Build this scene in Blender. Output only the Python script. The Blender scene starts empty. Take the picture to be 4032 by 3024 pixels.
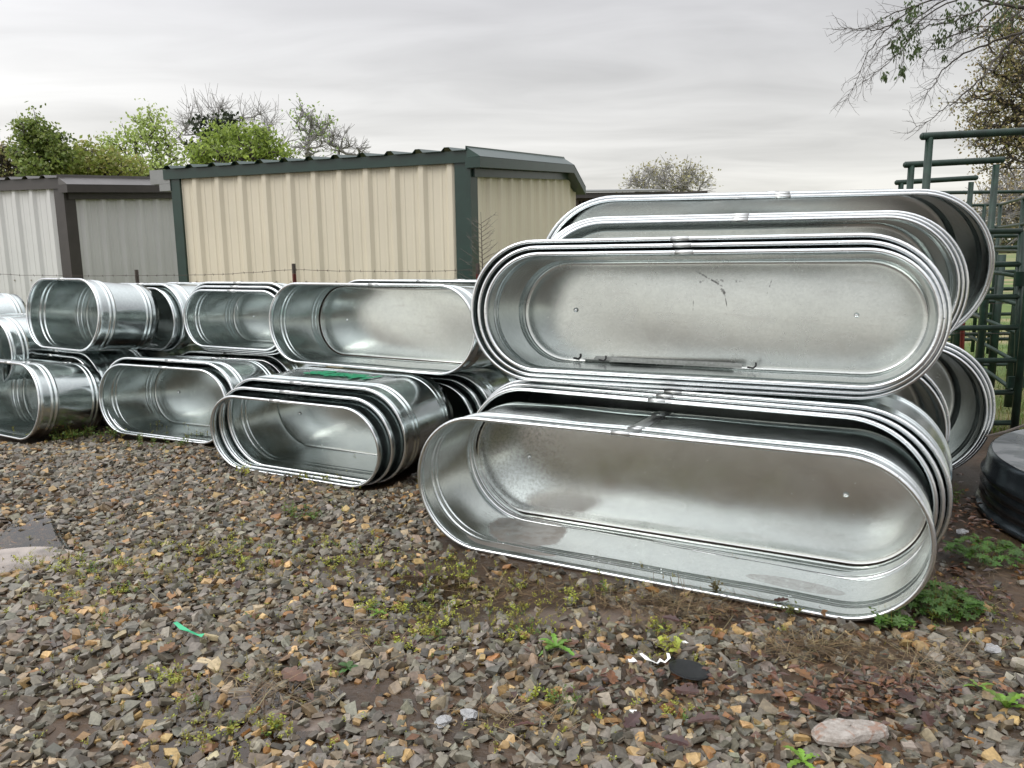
import bpy, math, random
import numpy as np
from mathutils import Vector, Matrix

# ------------------------------------------------------------------ camera
SC = bpy.context.scene
COL = SC.collection
F_PX, PITCH, ROLL, CAM_H = 3090.4, math.radians(9.475), math.radians(-0.77), 1.5
cR, sR, cP, sP = math.cos(ROLL), math.sin(ROLL), math.cos(PITCH), math.sin(PITCH)
R0 = Vector((1, 0, 0)); U0 = Vector((0, sP, cP)); F0 = Vector((0, cP, -sP))
RV = R0 * cR + U0 * sR; UV = U0 * cR - R0 * sR
cam_data = bpy.data.cameras.new('camera')
cam = bpy.data.objects.new('camera', cam_data); COL.objects.link(cam)
M = Matrix.Identity(4)
for i in range(3):
    M[i][0] = RV[i]; M[i][1] = UV[i]; M[i][2] = -F0[i]
M[2][3] = CAM_H
cam.matrix_world = M
cam_data.sensor_fit = 'HORIZONTAL'; cam_data.sensor_width = 36.0
cam_data.lens = 36.0 * F_PX / 4032.0
cam_data.clip_start = 0.05; cam_data.clip_end = 3000
SC.camera = cam

# ------------------------------------------------------------------ world / light
SUN_EL, SUN_AZ = math.radians(42), math.radians(246)       # azimuth clockwise from +Y (seen from above)
world = bpy.data.worlds.new('World'); SC.world = world; world.use_nodes = True
wn, wl = world.node_tree.nodes, world.node_tree.links
wn.clear()
def W(t, **kw):
    n = wn.new(t)
    for k, v in kw.items(): setattr(n, k, v)
    return n
def wmath(op, a, b=None, c=None):
    n = W('ShaderNodeMath', operation=op)
    for i, v in enumerate((a, b, c)):
        if v is None: continue
        if isinstance(v, (int, float)): n.inputs[i].default_value = v
        else: wl.new(v, n.inputs[i])
    return n.outputs[0]
sky = W('ShaderNodeTexSky', sky_type='NISHITA'); sky.sun_disc = False
sky.sun_elevation = SUN_EL; sky.sun_rotation = SUN_AZ
tc = W('ShaderNodeTexCoord'); sep = W('ShaderNodeSeparateXYZ'); wl.new(tc.outputs['Generated'], sep.inputs[0])
zc = wmath('MAXIMUM', sep.outputs[2], 0.0)
den = wmath('ADD', zc, 0.09)
comb = W('ShaderNodeCombineXYZ')
wl.new(wmath('DIVIDE', sep.outputs[0], den), comb.inputs[0]); wl.new(wmath('DIVIDE', sep.outputs[1], den), comb.inputs[1])
rot = W('ShaderNodeMapping'); rot.inputs['Rotation'].default_value = (0, 0, math.radians(-9)); rot.inputs['Scale'].default_value = (0.30, 0.62, 1)
wl.new(comb.outputs[0], rot.inputs[0])
n1 = W('ShaderNodeTexNoise'); n1.inputs['Scale'].default_value = 1.0; n1.inputs['Detail'].default_value = 7; n1.inputs['Roughness'].default_value = 0.48
n1.inputs['Distortion'].default_value = 0.5
wl.new(rot.outputs[0], n1.inputs['Vector'])
rot2 = W('ShaderNodeMapping'); rot2.inputs['Rotation'].default_value = (0, 0, math.radians(14)); rot2.inputs['Scale'].default_value = (0.95, 1.9, 1); rot2.inputs['Location'].default_value = (3.1, 1.7, 0)
wl.new(comb.outputs[0], rot2.inputs[0])
n2 = W('ShaderNodeTexNoise'); n2.inputs['Scale'].default_value = 1.0; n2.inputs['Detail'].default_value = 6; n2.inputs['Roughness'].default_value = 0.5
n2.inputs['Distortion'].default_value = 0.8
wl.new(rot2.outputs[0], n2.inputs['Vector'])
cl = wmath('ADD', wmath('MULTIPLY', n1.outputs[0], 0.60), wmath('MULTIPLY', n2.outputs[0], 0.40))
mr = W('ShaderNodeMapRange'); mr.inputs['From Min'].default_value = 0.36; mr.inputs['From Max'].default_value = 0.64
mr.inputs['To Min'].default_value = 0.86; mr.inputs['To Max'].default_value = 1.22; wl.new(cl, mr.inputs[0])
ramp = W('ShaderNodeValToRGB'); wl.new(sep.outputs[2], ramp.inputs[0])
els = ramp.color_ramp.elements
els[0].position = 0.0; els[0].color = (0.86, 0.84, 0.76, 1)
els[1].position = 1.0; els[1].color = (1.6, 1.62, 1.68, 1)
for p, c in ((0.10, (0.80, 0.79, 0.76, 1)), (0.22, (0.70, 0.698, 0.70, 1)), (0.34, (0.60, 0.598, 0.625, 1)), (0.55, (1.0, 1.01, 1.04, 1))):
    e = els.new(p); e.color = c
sdir = (math.sin(SUN_AZ) * math.cos(SUN_EL), math.cos(SUN_AZ) * math.cos(SUN_EL), math.sin(SUN_EL))
dp = W('ShaderNodeVectorMath', operation='DOT_PRODUCT'); wl.new(tc.outputs['Generated'], dp.inputs[0]); dp.inputs[1].default_value = sdir
glow = wmath('MULTIPLY', wmath('POWER', wmath('MAXIMUM', wmath('ADD', wmath('MULTIPLY', dp.outputs['Value'], 0.5), 0.5), 0.0), 2.2), 1.0)
mr2 = wmath('MULTIPLY', mr.outputs[0], wmath('ADD', glow, 0.92))
cm = W('ShaderNodeMixRGB', blend_type='MULTIPLY'); cm.inputs[0].default_value = 1.0
wl.new(ramp.outputs[0], cm.inputs[1]); wl.new(mr2, cm.inputs[2])
bg_sky = W('ShaderNodeBackground'); bg_sky.inputs[1].default_value = 0.10; wl.new(sky.outputs[0], bg_sky.inputs[0])
bg_cl = W('ShaderNodeBackground'); bg_cl.inputs[1].default_value = 1.0; wl.new(cm.outputs[0], bg_cl.inputs[0])
mx = W('ShaderNodeMixShader'); mx.inputs[0].default_value = 0.955
wl.new(bg_sky.outputs[0], mx.inputs[1]); wl.new(bg_cl.outputs[0], mx.inputs[2])
wo = W('ShaderNodeOutputWorld'); wl.new(mx.outputs[0], wo.inputs[0])

sun_d = bpy.data.lights.new('sun', 'SUN'); sun_d.energy = 1.15; sun_d.angle = math.radians(30); sun_d.color = (1.0, 0.965, 0.9)
sun = bpy.data.objects.new('sun', sun_d); COL.objects.link(sun)
sd = Vector((math.sin(SUN_AZ) * math.cos(SUN_EL), math.cos(SUN_AZ) * math.cos(SUN_EL), math.sin(SUN_EL)))
sun.rotation_euler = (-sd).to_track_quat('-Z', 'Y').to_euler(); sun.location = sd * 30
vs = SC.view_settings
SC.display_settings.display_device = 'sRGB'
vs.view_transform = 'Standard'; vs.look = 'None'; vs.exposure = 0.0; vs.gamma = 1.0; vs.use_curve_mapping = False
try:
    SC.cycles.max_bounces = 14; SC.cycles.glossy_bounces = 9; SC.cycles.diffuse_bounces = 4; SC.cycles.transparent_max_bounces = 24
    SC.cycles.caustics_reflective = False; SC.cycles.caustics_refractive = False
    SC.cycles.sample_clamp_indirect = 6.0
except Exception:
    pass

# ------------------------------------------------------------------ pixel helpers (only to read distances off the photograph)
def ray(px, py):
    u, v = px - 2016.0, py - 1512.0
    xi = u * cR + v * sR; yi = -u * sR + v * cR
    return (R0 * (xi / F_PX) + U0 * (-yi / F_PX) + F0)
def at(px, py, y):
    d = ray(px, py); k = y / d.y
    return Vector((d.x * k, y, CAM_H + d.z * k))
def gnd(px, py, z=0.0):
    d = ray(px, py); k = (z - CAM_H) / d.z
    return Vector((d.x * k, d.y * k, z))
def along(C, d, px, py):
    r = ray(px, py); q = r.x / r.y
    return (q * C.y - C.x) / (d.x - q * d.y)

# ------------------------------------------------------------------ object helpers
def new_obj(name, V, Fc, mat, parent=None, smooth=False, mats=None, mi=None):
    me = bpy.data.meshes.new(name)
    me.from_pydata([tuple(v) for v in V], [], [tuple(f) for f in Fc])
    if mats:
        for m in mats: me.materials.append(m)
    else:
        me.materials.append(mat)
    if mi is not None: me.polygons.foreach_set('material_index', np.array(mi, dtype=np.int32))
    if smooth: me.polygons.foreach_set('use_smooth', np.ones(len(me.polygons), dtype=bool))
    me.update()
    o = bpy.data.objects.new(name, me); COL.objects.link(o)
    if parent: o.parent = parent
    return o
def np_mesh(name, V, T, mat, attr=None, parent=None, smooth=False):
    """fast mesh: V (n,3); T (m,k) constant k; attr per-vertex colours (n,3)"""
    V = np.ascontiguousarray(V, dtype=np.float32); T = np.ascontiguousarray(T, dtype=np.int32)
    me = bpy.data.meshes.new(name); k = T.shape[1]
    me.vertices.add(len(V)); me.vertices.foreach_set('co', V.ravel())
    me.loops.add(T.size); me.loops.foreach_set('vertex_index', T.ravel())
    me.polygons.add(len(T)); me.polygons.foreach_set('loop_start', np.arange(0, T.size, k, dtype=np.int32))
    me.polygons.foreach_set('loop_total', np.full(len(T), k, dtype=np.int32))
    me.polygons.foreach_set('use_smooth', np.full(len(T), bool(smooth)))
    me.update(calc_edges=True)
    if attr is not None:
        a = me.color_attributes.new('col', 'FLOAT_COLOR', 'POINT')
        a.data.foreach_set('color', np.c_[attr, np.ones(len(V))].astype(np.float32).ravel())
    me.materials.append(mat)
    o = bpy.data.objects.new(name, me); COL.objects.link(o)
    if parent: o.parent = parent
    return o
def tag(o, label=None, cat=None, group=None, kind=None):
    if label: o['label'] = label
    if cat: o['category'] = cat
    if group: o['group'] = group
    if kind: o['kind'] = kind
    return o
def empty(name, loc, rot=(0, 0, 0)):
    o = bpy.data.objects.new(name, None); COL.objects.link(o)
    o.empty_display_size = 0.1; o.location = loc; o.rotation_euler = rot
    return o
class MB:
    """collects simple solids into one mesh"""
    def __init__(s): s.V = []; s.F = []
    def add(s, V, Fc):
        b = len(s.V); s.V += [tuple(v) for v in V]; s.F += [tuple(i + b for i in f) for f in Fc]
    def hexa(s, P):       # 8 corners: bottom 4 (ccw), top 4
        s.add(P, [(0, 3, 2, 1), (4, 5, 6, 7), (0, 1, 5, 4), (1, 2, 6, 5), (2, 3, 7, 6), (3, 0, 4, 7)])
    def box(s, c, h):
        x, y, z = c; a, b, d = h
        s.hexa([(x - a, y - b, z - d), (x + a, y - b, z - d), (x + a, y + b, z - d), (x - a, y + b, z - d),
                (x - a, y - b, z + d), (x + a, y - b, z + d), (x + a, y + b, z + d), (x - a, y + b, z + d)])
    def tube(s, pts, radii, n=8, caps=True):
        pts = [Vector(p) for p in pts]
        if isinstance(radii, (int, float)): radii = [radii] * len(pts)
        b = len(s.V); prev = None
        for i, p in enumerate(pts):
            t = (pts[min(i + 1, len(pts) - 1)] - pts[max(i - 1, 0)]).normalized()
            a = prev if prev is not None else (Vector((0, 0, 1)) if abs(t.z) < 0.9 else Vector((1, 0, 0)))
            e1 = (a - t * a.dot(t)).normalized(); prev = e1; e2 = t.cross(e1)
            for k in range(n):
                w = 2 * math.pi * k / n
                s.V.append(tuple(p + (e1 * math.cos(w) + e2 * math.sin(w)) * radii[i]))
        for i in range(len(pts) - 1):
            for k in range(n):
                k2 = (k + 1) % n
                s.F.append((b + i * n + k, b + i * n + k2, b + (i + 1) * n + k2, b + (i + 1) * n + k))
        if caps:
            s.F.append(tuple(b + k for k in range(n - 1, -1, -1)))
            s.F.append(tuple(b + (len(pts) - 1) * n + k for k in range(n)))
    def build(s, name, mat, parent=None, smooth=False): return new_obj(name, s.V, s.F, mat, parent, smooth)

# ------------------------------------------------------------------ materials
class NT:
    def __init__(s, name):
        s.m = bpy.data.materials.new(name); s.m.use_nodes = True
        s.n, s.l = s.m.node_tree.nodes, s.m.node_tree.links
        s.b = s.n['Principled BSDF']; s.out = s.n['Material Output']
    def node(s, t, **kw):
        n = s.n.new(t)
        for k, v in kw.items(): setattr(n, k, v)
        return n
    def put(s, sock, v):
        if hasattr(v, 'is_linked') or hasattr(v, 'links'): s.l.new(v, sock)
        elif isinstance(v, (tuple, list)) and len(v) == 3 and sock.type == 'RGBA': sock.default_value = (*v, 1)
        else: sock.default_value = v
    def coord(s, kind='Object', scale=(1, 1, 1)):
        t = s.node('ShaderNodeTexCoord'); mp = s.node('ShaderNodeMapping'); mp.inputs['Scale'].default_value = scale
        s.l.new(t.outputs[kind], mp.inputs[0]); return mp.outputs[0]
    def noise(s, vec, scale, detail=5, rough=0.5, dist=0.0):
        n = s.node('ShaderNodeTexNoise'); s.l.new(vec, n.inputs['Vector'])
        n.inputs['Scale'].default_value = scale; n.inputs['Detail'].default_value = detail
        n.inputs['Roughness'].default_value = rough; n.inputs['Distortion'].default_value = dist
        return n.outputs[0]
    def voro(s, vec, scale, feature='F1', out=0):
        n = s.node('ShaderNodeTexVoronoi', feature=feature); s.l.new(vec, n.inputs['Vector']); n.inputs['Scale'].default_value = scale
        return n.outputs[out]
    def rng(s, v, a, b, c, d, smooth=False):
        n = s.node('ShaderNodeMapRange')
        if smooth: n.interpolation_type = 'SMOOTHSTEP'
        s.put(n.inputs[0], v)
        for i, q in enumerate((a, b, c, d)): n.inputs[i + 1].default_value = q
        return n.outputs[0]
    def math(s, op, a, b=0.0):
        n = s.node('ShaderNodeMath', operation=op); s.put(n.inputs[0], a); s.put(n.inputs[1], b); return n.outputs[0]
    def mix(s, f, a, b, mode='MIX'):
        n = s.node('ShaderNodeMixRGB', blend_type=mode)
        s.put(n.inputs[0], f); s.put(n.inputs[1], a); s.put(n.inputs[2], b); return n.outputs[0]
    def bump(s, h, strength, dist=0.01, prev=None):
        n = s.node('ShaderNodeBump'); n.inputs['Strength'].default_value = strength; n.inputs['Distance'].default_value = dist
        s.l.new(h, n.inputs['Height'])
        if prev is not None: s.l.new(prev, n.inputs['Normal'])
        return n.outputs[0]
    def set(s, **kw):
        for k, v in kw.items(): s.put(s.b.inputs[k.replace('_', ' ')], v)
        return s
def galv(name, c0, c1, r0, r1, drops=0.25, stain=None, streak=0.0):
    t = NT(name); v = t.coord('Object')
    big = t.noise(v, 3.1, 6, 0.6, 0.3); fine = t.noise(v, 55, 3, 0.6)
    cell = t.voro(v, 95, out=1)
    sepc = t.node('ShaderNodeSeparateColor'); t.l.new(cell, sepc.inputs[0])
    fac = t.math('ADD', t.math('MULTIPLY', big, 0.62), t.math('ADD', t.math('MULTIPLY', fine, 0.2), t.math('MULTIPLY', sepc.outputs[0], 0.18)))
    col = t.mix(t.rng(fac, 0.3, 0.7, 0, 1), c0, c1)
    rough = t.rng(t.noise(v, 6.5, 6, 0.62, 0.6), 0.3, 0.7, r0, r1)
    if streak:
        sv = t.coord('Object', (1.3, 9, 7)); st = t.noise(sv, 3.0, 7, 0.66)
        k = t.rng(st, 0.56, 0.70, 0, streak)
        col = t.mix(k, col, (0.40, 0.385, 0.36)); rough = t.math('ADD', rough, t.math('MULTIPLY', k, 0.10))
        sp = t.rng(t.voro(t.coord('Object', (1, 1, 1.3)), 38), 0.03, 0.10, 1, 0)
        sp = t.math('MULTIPLY', sp, t.rng(t.noise(v, 3.7, 4, 0.6), 0.5, 0.62, 0, 1))
        rough = t.math('ADD', rough, t.math('MULTIPLY', sp, 0.12))
    metal = 1.0
    if stain:
        mask, scol = stain(t, v)
        col = t.mix(mask, col, scol); metal = t.rng(mask, 0, 1, 1.0, 0.15)
        rough = t.math('MULTIPLY', rough, t.rng(mask, 0, 1, 1.0, 0.75))
    h = t.noise(v, 4.2, 3, 0.45)
    nb = t.bump(h, 0.10, 0.012)
    d = t.rng(t.voro(v, 62), 0.0, 0.30, 1, 0, True)
    d = t.math('MULTIPLY', d, t.rng(t.noise(v, 8, 4, 0.6), 0.48, 0.60, 0, 1))
    nb = t.bump(d, drops, 0.004, nb)
    t.set(Base_Color=col, Metallic=metal, Roughness=rough, Normal=nb)
    return t.m
def box_mask(t, v, x0, x1, y0, y1, z0, z1, soft=0.05, nscale=9, namp=0.10):
    s = t.node('ShaderNodeSeparateXYZ'); t.l.new(v, s.inputs[0])
    nz = t.math('MULTIPLY', t.math('SUBTRACT', t.noise(v, nscale, 6, 0.6), 0.5), namp * 2)
    m = None
    for i, (a, b) in enumerate(((x0, x1), (y0, y1), (z0, z1))):
        q = t.math('ADD', s.outputs[i], nz)
        k = t.math('MULTIPLY', t.rng(q, a - soft, a + soft, 0, 1, True), t.rng(q, b - soft, b + soft, 1, 0, True))
        m = k if m is None else t.math('MULTIPLY', m, k)
    return m
def ell(t, v, cx, cy, a, b, nsc, amp, edge=0.12, zmax=0.06):
    sp_ = t.node('ShaderNodeSeparateXYZ'); t.l.new(v, sp_.inputs[0])
    ex = t.math('POWER', t.math('ABSOLUTE', t.math('DIVIDE', t.math('SUBTRACT', sp_.outputs[0], cx), a)), 2.0)
    ey = t.math('POWER', t.math('ABSOLUTE', t.math('DIVIDE', t.math('SUBTRACT', sp_.outputs[1], cy), b)), 2.0)
    e = t.math('ADD', t.math('ADD', ex, ey), t.math('MULTIPLY', t.math('SUBTRACT', t.noise(v, nsc, 7, 0.62), 0.5), amp))
    return t.math('MULTIPLY', t.rng(e, 1 - edge, 1 + edge, 1, 0, True), t.rng(sp_.outputs[2], zmax, zmax + 0.02, 1, 0))
def muddy(t, v):
    # brown silt left by water in the low end and along the lower bead of the front tank
    a = t.math('MULTIPLY', ell(t, v, -0.72, 0.33, 0.22, 0.20, 5, 1.3), t.rng(t.noise(v, 15, 6, 0.7), 0.3, 0.6, 0.38, 0.75))
    a2 = t.math('MULTIPLY', ell(t, v, -0.70, 0.085, 0.26, 0.035, 5, 0.6), 0.7)
    b = t.math('MULTIPLY', ell(t, v, 0.66, 0.24, 0.21, 0.055, 6, 0.5, 0.06), t.rng(t.noise(v, 20, 6, 0.7), 0.35, 0.65, 0.12, 0.42))
    seam = t.math('MULTIPLY', ell(t, v, -0.30, 0.565, 0.75, 0.022, 8, 0.9, 0.3, 0.08), 0.55)
    dots = t.math('MULTIPLY', t.rng(t.voro(v, 85), 0.10, 0.20, 0.5, 0), t.rng(t.noise(v, 7, 3), 0.47, 0.60, 0, 1))
    dots = t.math('MULTIPLY', dots, ell(t, v, 0.1, 0.36, 0.95, 0.20, 4, 0.6, 0.3))
    m = a
    for q in (a2, b, seam, dots): m = t.math('MAXIMUM', m, q)
    return m, (0.135, 0.085, 0.05)
def silt(t, v):
    sp_ = t.node('ShaderNodeSeparateXYZ'); t.l.new(v, sp_.inputs[0])
    a = t.rng(t.math('ADD', sp_.outputs[0], t.math('MULTIPLY', t.noise(v, 3, 4), 0.5)), -0.65, -0.15, 1, 0, True)
    g = t.math('MULTIPLY', a, t.rng(t.noise(v, 55, 7, 0.78), 0.45, 0.75, 0.0, 0.42))
    return g, (0.17, 0.13, 0.085)
GA = (0.50, 0.545, 0.54); GB = (0.60, 0.64, 0.632)
M_WALL = galv('galvanized_wall', GA, GB, 0.15, 0.27)
M_WALL_MUD = galv('galvanized_wall_muddy', (0.58, 0.62, 0.61), (0.68, 0.71, 0.70), 0.16, 0.26, stain=muddy)
M_BOT = galv('galvanized_bottom', (0.50, 0.525, 0.505), (0.57, 0.595, 0.57), 0.20, 0.27, 0.02, streak=0.2)
M_BOT_MUD = galv('galvanized_bottom_silty', (0.65, 0.67, 0.645), (0.72, 0.74, 0.715), 0.19, 0.26, 0.02, stain=silt, streak=0.2)
def scuff(t, v):
    m = None
    for (cx, cz, ang, lx, lz, th) in ((0.02, 0.50, -0.5, 0.10, 0.006, 0.44), (0.075, 0.455, -1.0, 0.06, 0.010, 0.46), (0.05, 0.49, 0.05, 0.16, 0.012, 0.54), (0.32, 0.46, 1.3, 0.05, 0.003, 0.50), (-0.07, 0.36, 1.57, 0.03, 0.002, 0.4), (0.10, 0.40, -1.35, 0.05, 0.003, 0.4), (-0.42, 0.47, 0.02, 0.2, 0.008, 0.58)):
        mp = t.node('ShaderNodeMapping', vector_type='TEXTURE'); mp.inputs['Location'].default_value = (cx, 0, cz); mp.inputs['Rotation'].default_value = (0, -ang, 0); t.l.new(v, mp.inputs[0])
        sx = t.node('ShaderNodeSeparateXYZ'); t.l.new(mp.outputs[0], sx.inputs[0])
        k = t.math('MULTIPLY', t.rng(t.math('ABSOLUTE', sx.outputs[0]), lx * 0.6, lx, 1, 0), t.rng(t.math('ABSOLUTE', sx.outputs[2]), lz * 0.4, lz, 1, 0))
        k = t.math('MULTIPLY', k, t.rng(t.noise(mp.outputs[0], 34, 6, 0.7), th, th + 0.12, 0, 0.8)); m = k if m is None else t.math('MAXIMUM', m, k)
    return m, (0.05, 0.05, 0.05)
M_BOT_SCUFF = galv('galvanized_bottom_scuffed', (0.47, 0.49, 0.47), (0.545, 0.565, 0.54), 0.22, 0.29, 0.04, stain=scuff, streak=0.25)
M_BRACE = galv('galvanized_brace', (0.20, 0.21, 0.20), (0.36, 0.37, 0.36), 0.35, 0.5, 0.05)
M_RIM = galv('galvanized_rim', (0.60, 0.62, 0.63), (0.74, 0.76, 0.77), 0.17, 0.27, 0.35)
M_CLIP = galv('galvanized_clip', (0.56, 0.57, 0.56), (0.66, 0.67, 0.66), 0.26, 0.38, 0.1)
def simple(name, col, rough=0.5, metal=0.0, var=0.12, scale=8, bump=0.0, **kw):
    t = NT(name); v = t.coord('Object')
    n = t.noise(v, scale, 6, 0.6)
    dark = tuple(c * (1 - var) for c in col); lite = tuple(min(1, c * (1 + var)) for c in col)
    t.set(Base_Color=t.mix(t.rng(n, 0.3, 0.7, 0, 1), dark, lite), Roughness=rough, Metallic=metal, **kw)
    if bump: t.set(Normal=t.bump(t.noise(v, scale * 5, 4), bump, 0.004))
    return t.m
def vcol(name, rough=0.5, var=0.25, scale=30, bump=0.0, trans=0.0, spec=0.5, coat=0.0):
    t = NT(name); a = t.node('ShaderNodeAttribute', attribute_name='col'); v = t.coord('Object')
    n = t.noise(v, scale, 5, 0.65)
    col = t.mix(1.0, a.outputs[0], t.rng(n, 0.3, 0.7, 1 - var, 1 + var), 'MULTIPLY')
    t.set(Base_Color=col, Roughness=rough, Specular_IOR_Level=spec)
    if coat: t.set(Coat_Weight=coat, Coat_Roughness=0.12)
    if bump: t.set(Normal=t.bump(t.noise(v, scale * 3, 4), bump, 0.004))
    if trans:
        tr = t.node('ShaderNodeBsdfTranslucent'); t.l.new(col, tr.inputs[0])
        mxs = t.node('ShaderNodeMixShader'); mxs.inputs[0].default_value = trans
        t.l.new(t.b.outputs[0], mxs.inputs[1]); t.l.new(tr.outputs[0], mxs.inputs[2]); t.l.new(mxs.outputs[0], t.out.inputs[0])
    return t.m
M_SEAM = simple('dark_sealant', (0.07, 0.05, 0.034), 0.55, 0.0, 0.4, 40)
M_LETTER = simple('green_paint', (0.008, 0.23, 0.10), 0.45, 0.0, 0.15, 60)
M_BLACK = simple('black_paint', (0.012, 0.012, 0.013), 0.4)
M_BOLT = simple('bright_bolt', (0.72, 0.73, 0.73), 0.16, 1.0, 0.08, 60)
def siding(name, col):
    t = NT(name); v = t.coord('Object'); st = t.noise(t.coord('Object', (9, 9, 0.35)), 1.0, 6, 0.65); bl = t.noise(v, 0.9, 5, 0.6)
    c = t.mix(t.rng(bl, 0.3, 0.7, 0, 1), tuple(q * 0.94 for q in col), tuple(min(1, q * 1.04) for q in col))
    c = t.mix(t.rng(st, 0.52, 0.75, 0, 0.16), c, tuple(q * 0.62 for q in col))
    sp_ = t.node('ShaderNodeSeparateXYZ'); t.l.new(v, sp_.inputs[0])
    c = t.mix(t.math('MULTIPLY', t.rng(t.math('ADD', sp_.outputs[2], t.math('MULTIPLY', t.noise(v, 5, 6, 0.7), 0.7)), 0.55, 1.35, 0.45, 0), 1.0), c, (0.26, 0.20, 0.14))
    t.set(Base_Color=c, Roughness=t.rng(st, 0.3, 0.7, 0.36, 0.5), Normal=t.bump(t.noise(v, 2.2, 3), 0.06, 0.01)); return t.m
M_TAN = siding('tan_siding', (0.60, 0.545, 0.43))
M_GREY = siding('light_grey_siding', (0.57, 0.565, 0.555))
M_GREEN = simple('dark_green_trim', (0.009, 0.030, 0.023), 0.33, 0, 0.18, 5)
M_ROOFG = simple('green_roof_steel', (0.018, 0.045, 0.037), 0.30, 0, 0.2, 3)
M_BROWN = simple('dark_brown_trim', (0.042, 0.036, 0.034), 0.36, 0, 0.15, 5)
M_ROOFB = simple('brown_roof_steel', (0.09, 0.083, 0.08), 0.33, 0, 0.15, 3)
M_REDRIB = simple('dull_red_siding', (0.085, 0.06, 0.055), 0.5, 0, 0.1, 4)
M_ZINC = simple('zinc_flashing', (0.24, 0.245, 0.24), 0.45, 0.5, 0.1, 5)
M_PIPE = simple('dark_green_pipe_paint', (0.011, 0.028, 0.019), 0.42, 0, 0.45, 14, 0.06, Specular_IOR_Level=0.35)
M_POST = simple('weathered_post', (0.085, 0.07, 0.058), 0.7, 0, 0.3, 40)
M_RED = simple('red_post_paint', (0.11, 0.018, 0.012), 0.5, 0, 0.3, 30)
M_WIRE = simple('rusty_wire', (0.07, 0.052, 0.042), 0.6, 0.5, 0.3, 60)
M_SCREW = simple('siding_screw', (0.30, 0.27, 0.22), 0.4, 0.3)

# ------------------------------------------------------------------ stock tanks
def outline(L, Wd, off, ns=20, na=30):
    """closed stadium (u, v), v measured from the bottom tangent; off shrinks it"""
    r = Wd / 2; s = L / 2 - r; rr = r - off
    P = []
    for i in range(ns): P.append((-s + 2 * s * i / ns, r - rr))
    for i in range(na): a = -math.pi / 2 + math.pi * i / na; P.append((s + rr * math.cos(a), r + rr * math.sin(a)))
    for i in range(ns): P.append((s - 2 * s * i / ns, r + rr))
    for i in range(na): a = math.pi / 2 + math.pi * i / na; P.append((-s + rr * math.cos(a), r + rr * math.sin(a)))
    return P
def normals(L, Wd, ns=20, na=30):
    N = []
    for i in range(ns): N.append((0, -1))
    for i in range(na): a = -math.pi / 2 + math.pi * i / na; N.append((math.cos(a), math.sin(a)))
    for i in range(ns): N.append((0, 1))
    for i in range(na): a = math.pi / 2 + math.pi * i / na; N.append((math.cos(a), math.sin(a)))
    return N
RIM_R = 0.0105
BEADS = ((0.19, 1), (0.255, 1), (0.80, 1), (0.865, 1))
def wall_off(d, D):
    """inset of the outer wall surface from the rim's outer edge at depth d"""
    o = RIM_R + 0.001 + 0.014 * d / D
    for f, k in BEADS:
        x = (d - f * D) / (0.016)
        if abs(x) < 1: o -= 0.0085 * k * (0.5 + 0.5 * math.cos(math.pi * x))
    return o
def depth_steps(D):
    ds = list(np.linspace(0, D, 15))
    for f, k in BEADS: ds += [f * D + q * 0.016 for q in (-1.15, -0.85, -0.55, -0.28, 0, 0.28, 0.55, 0.85, 1.15)]
    return sorted(d for d in ds if 0 <= d <= D)
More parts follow.
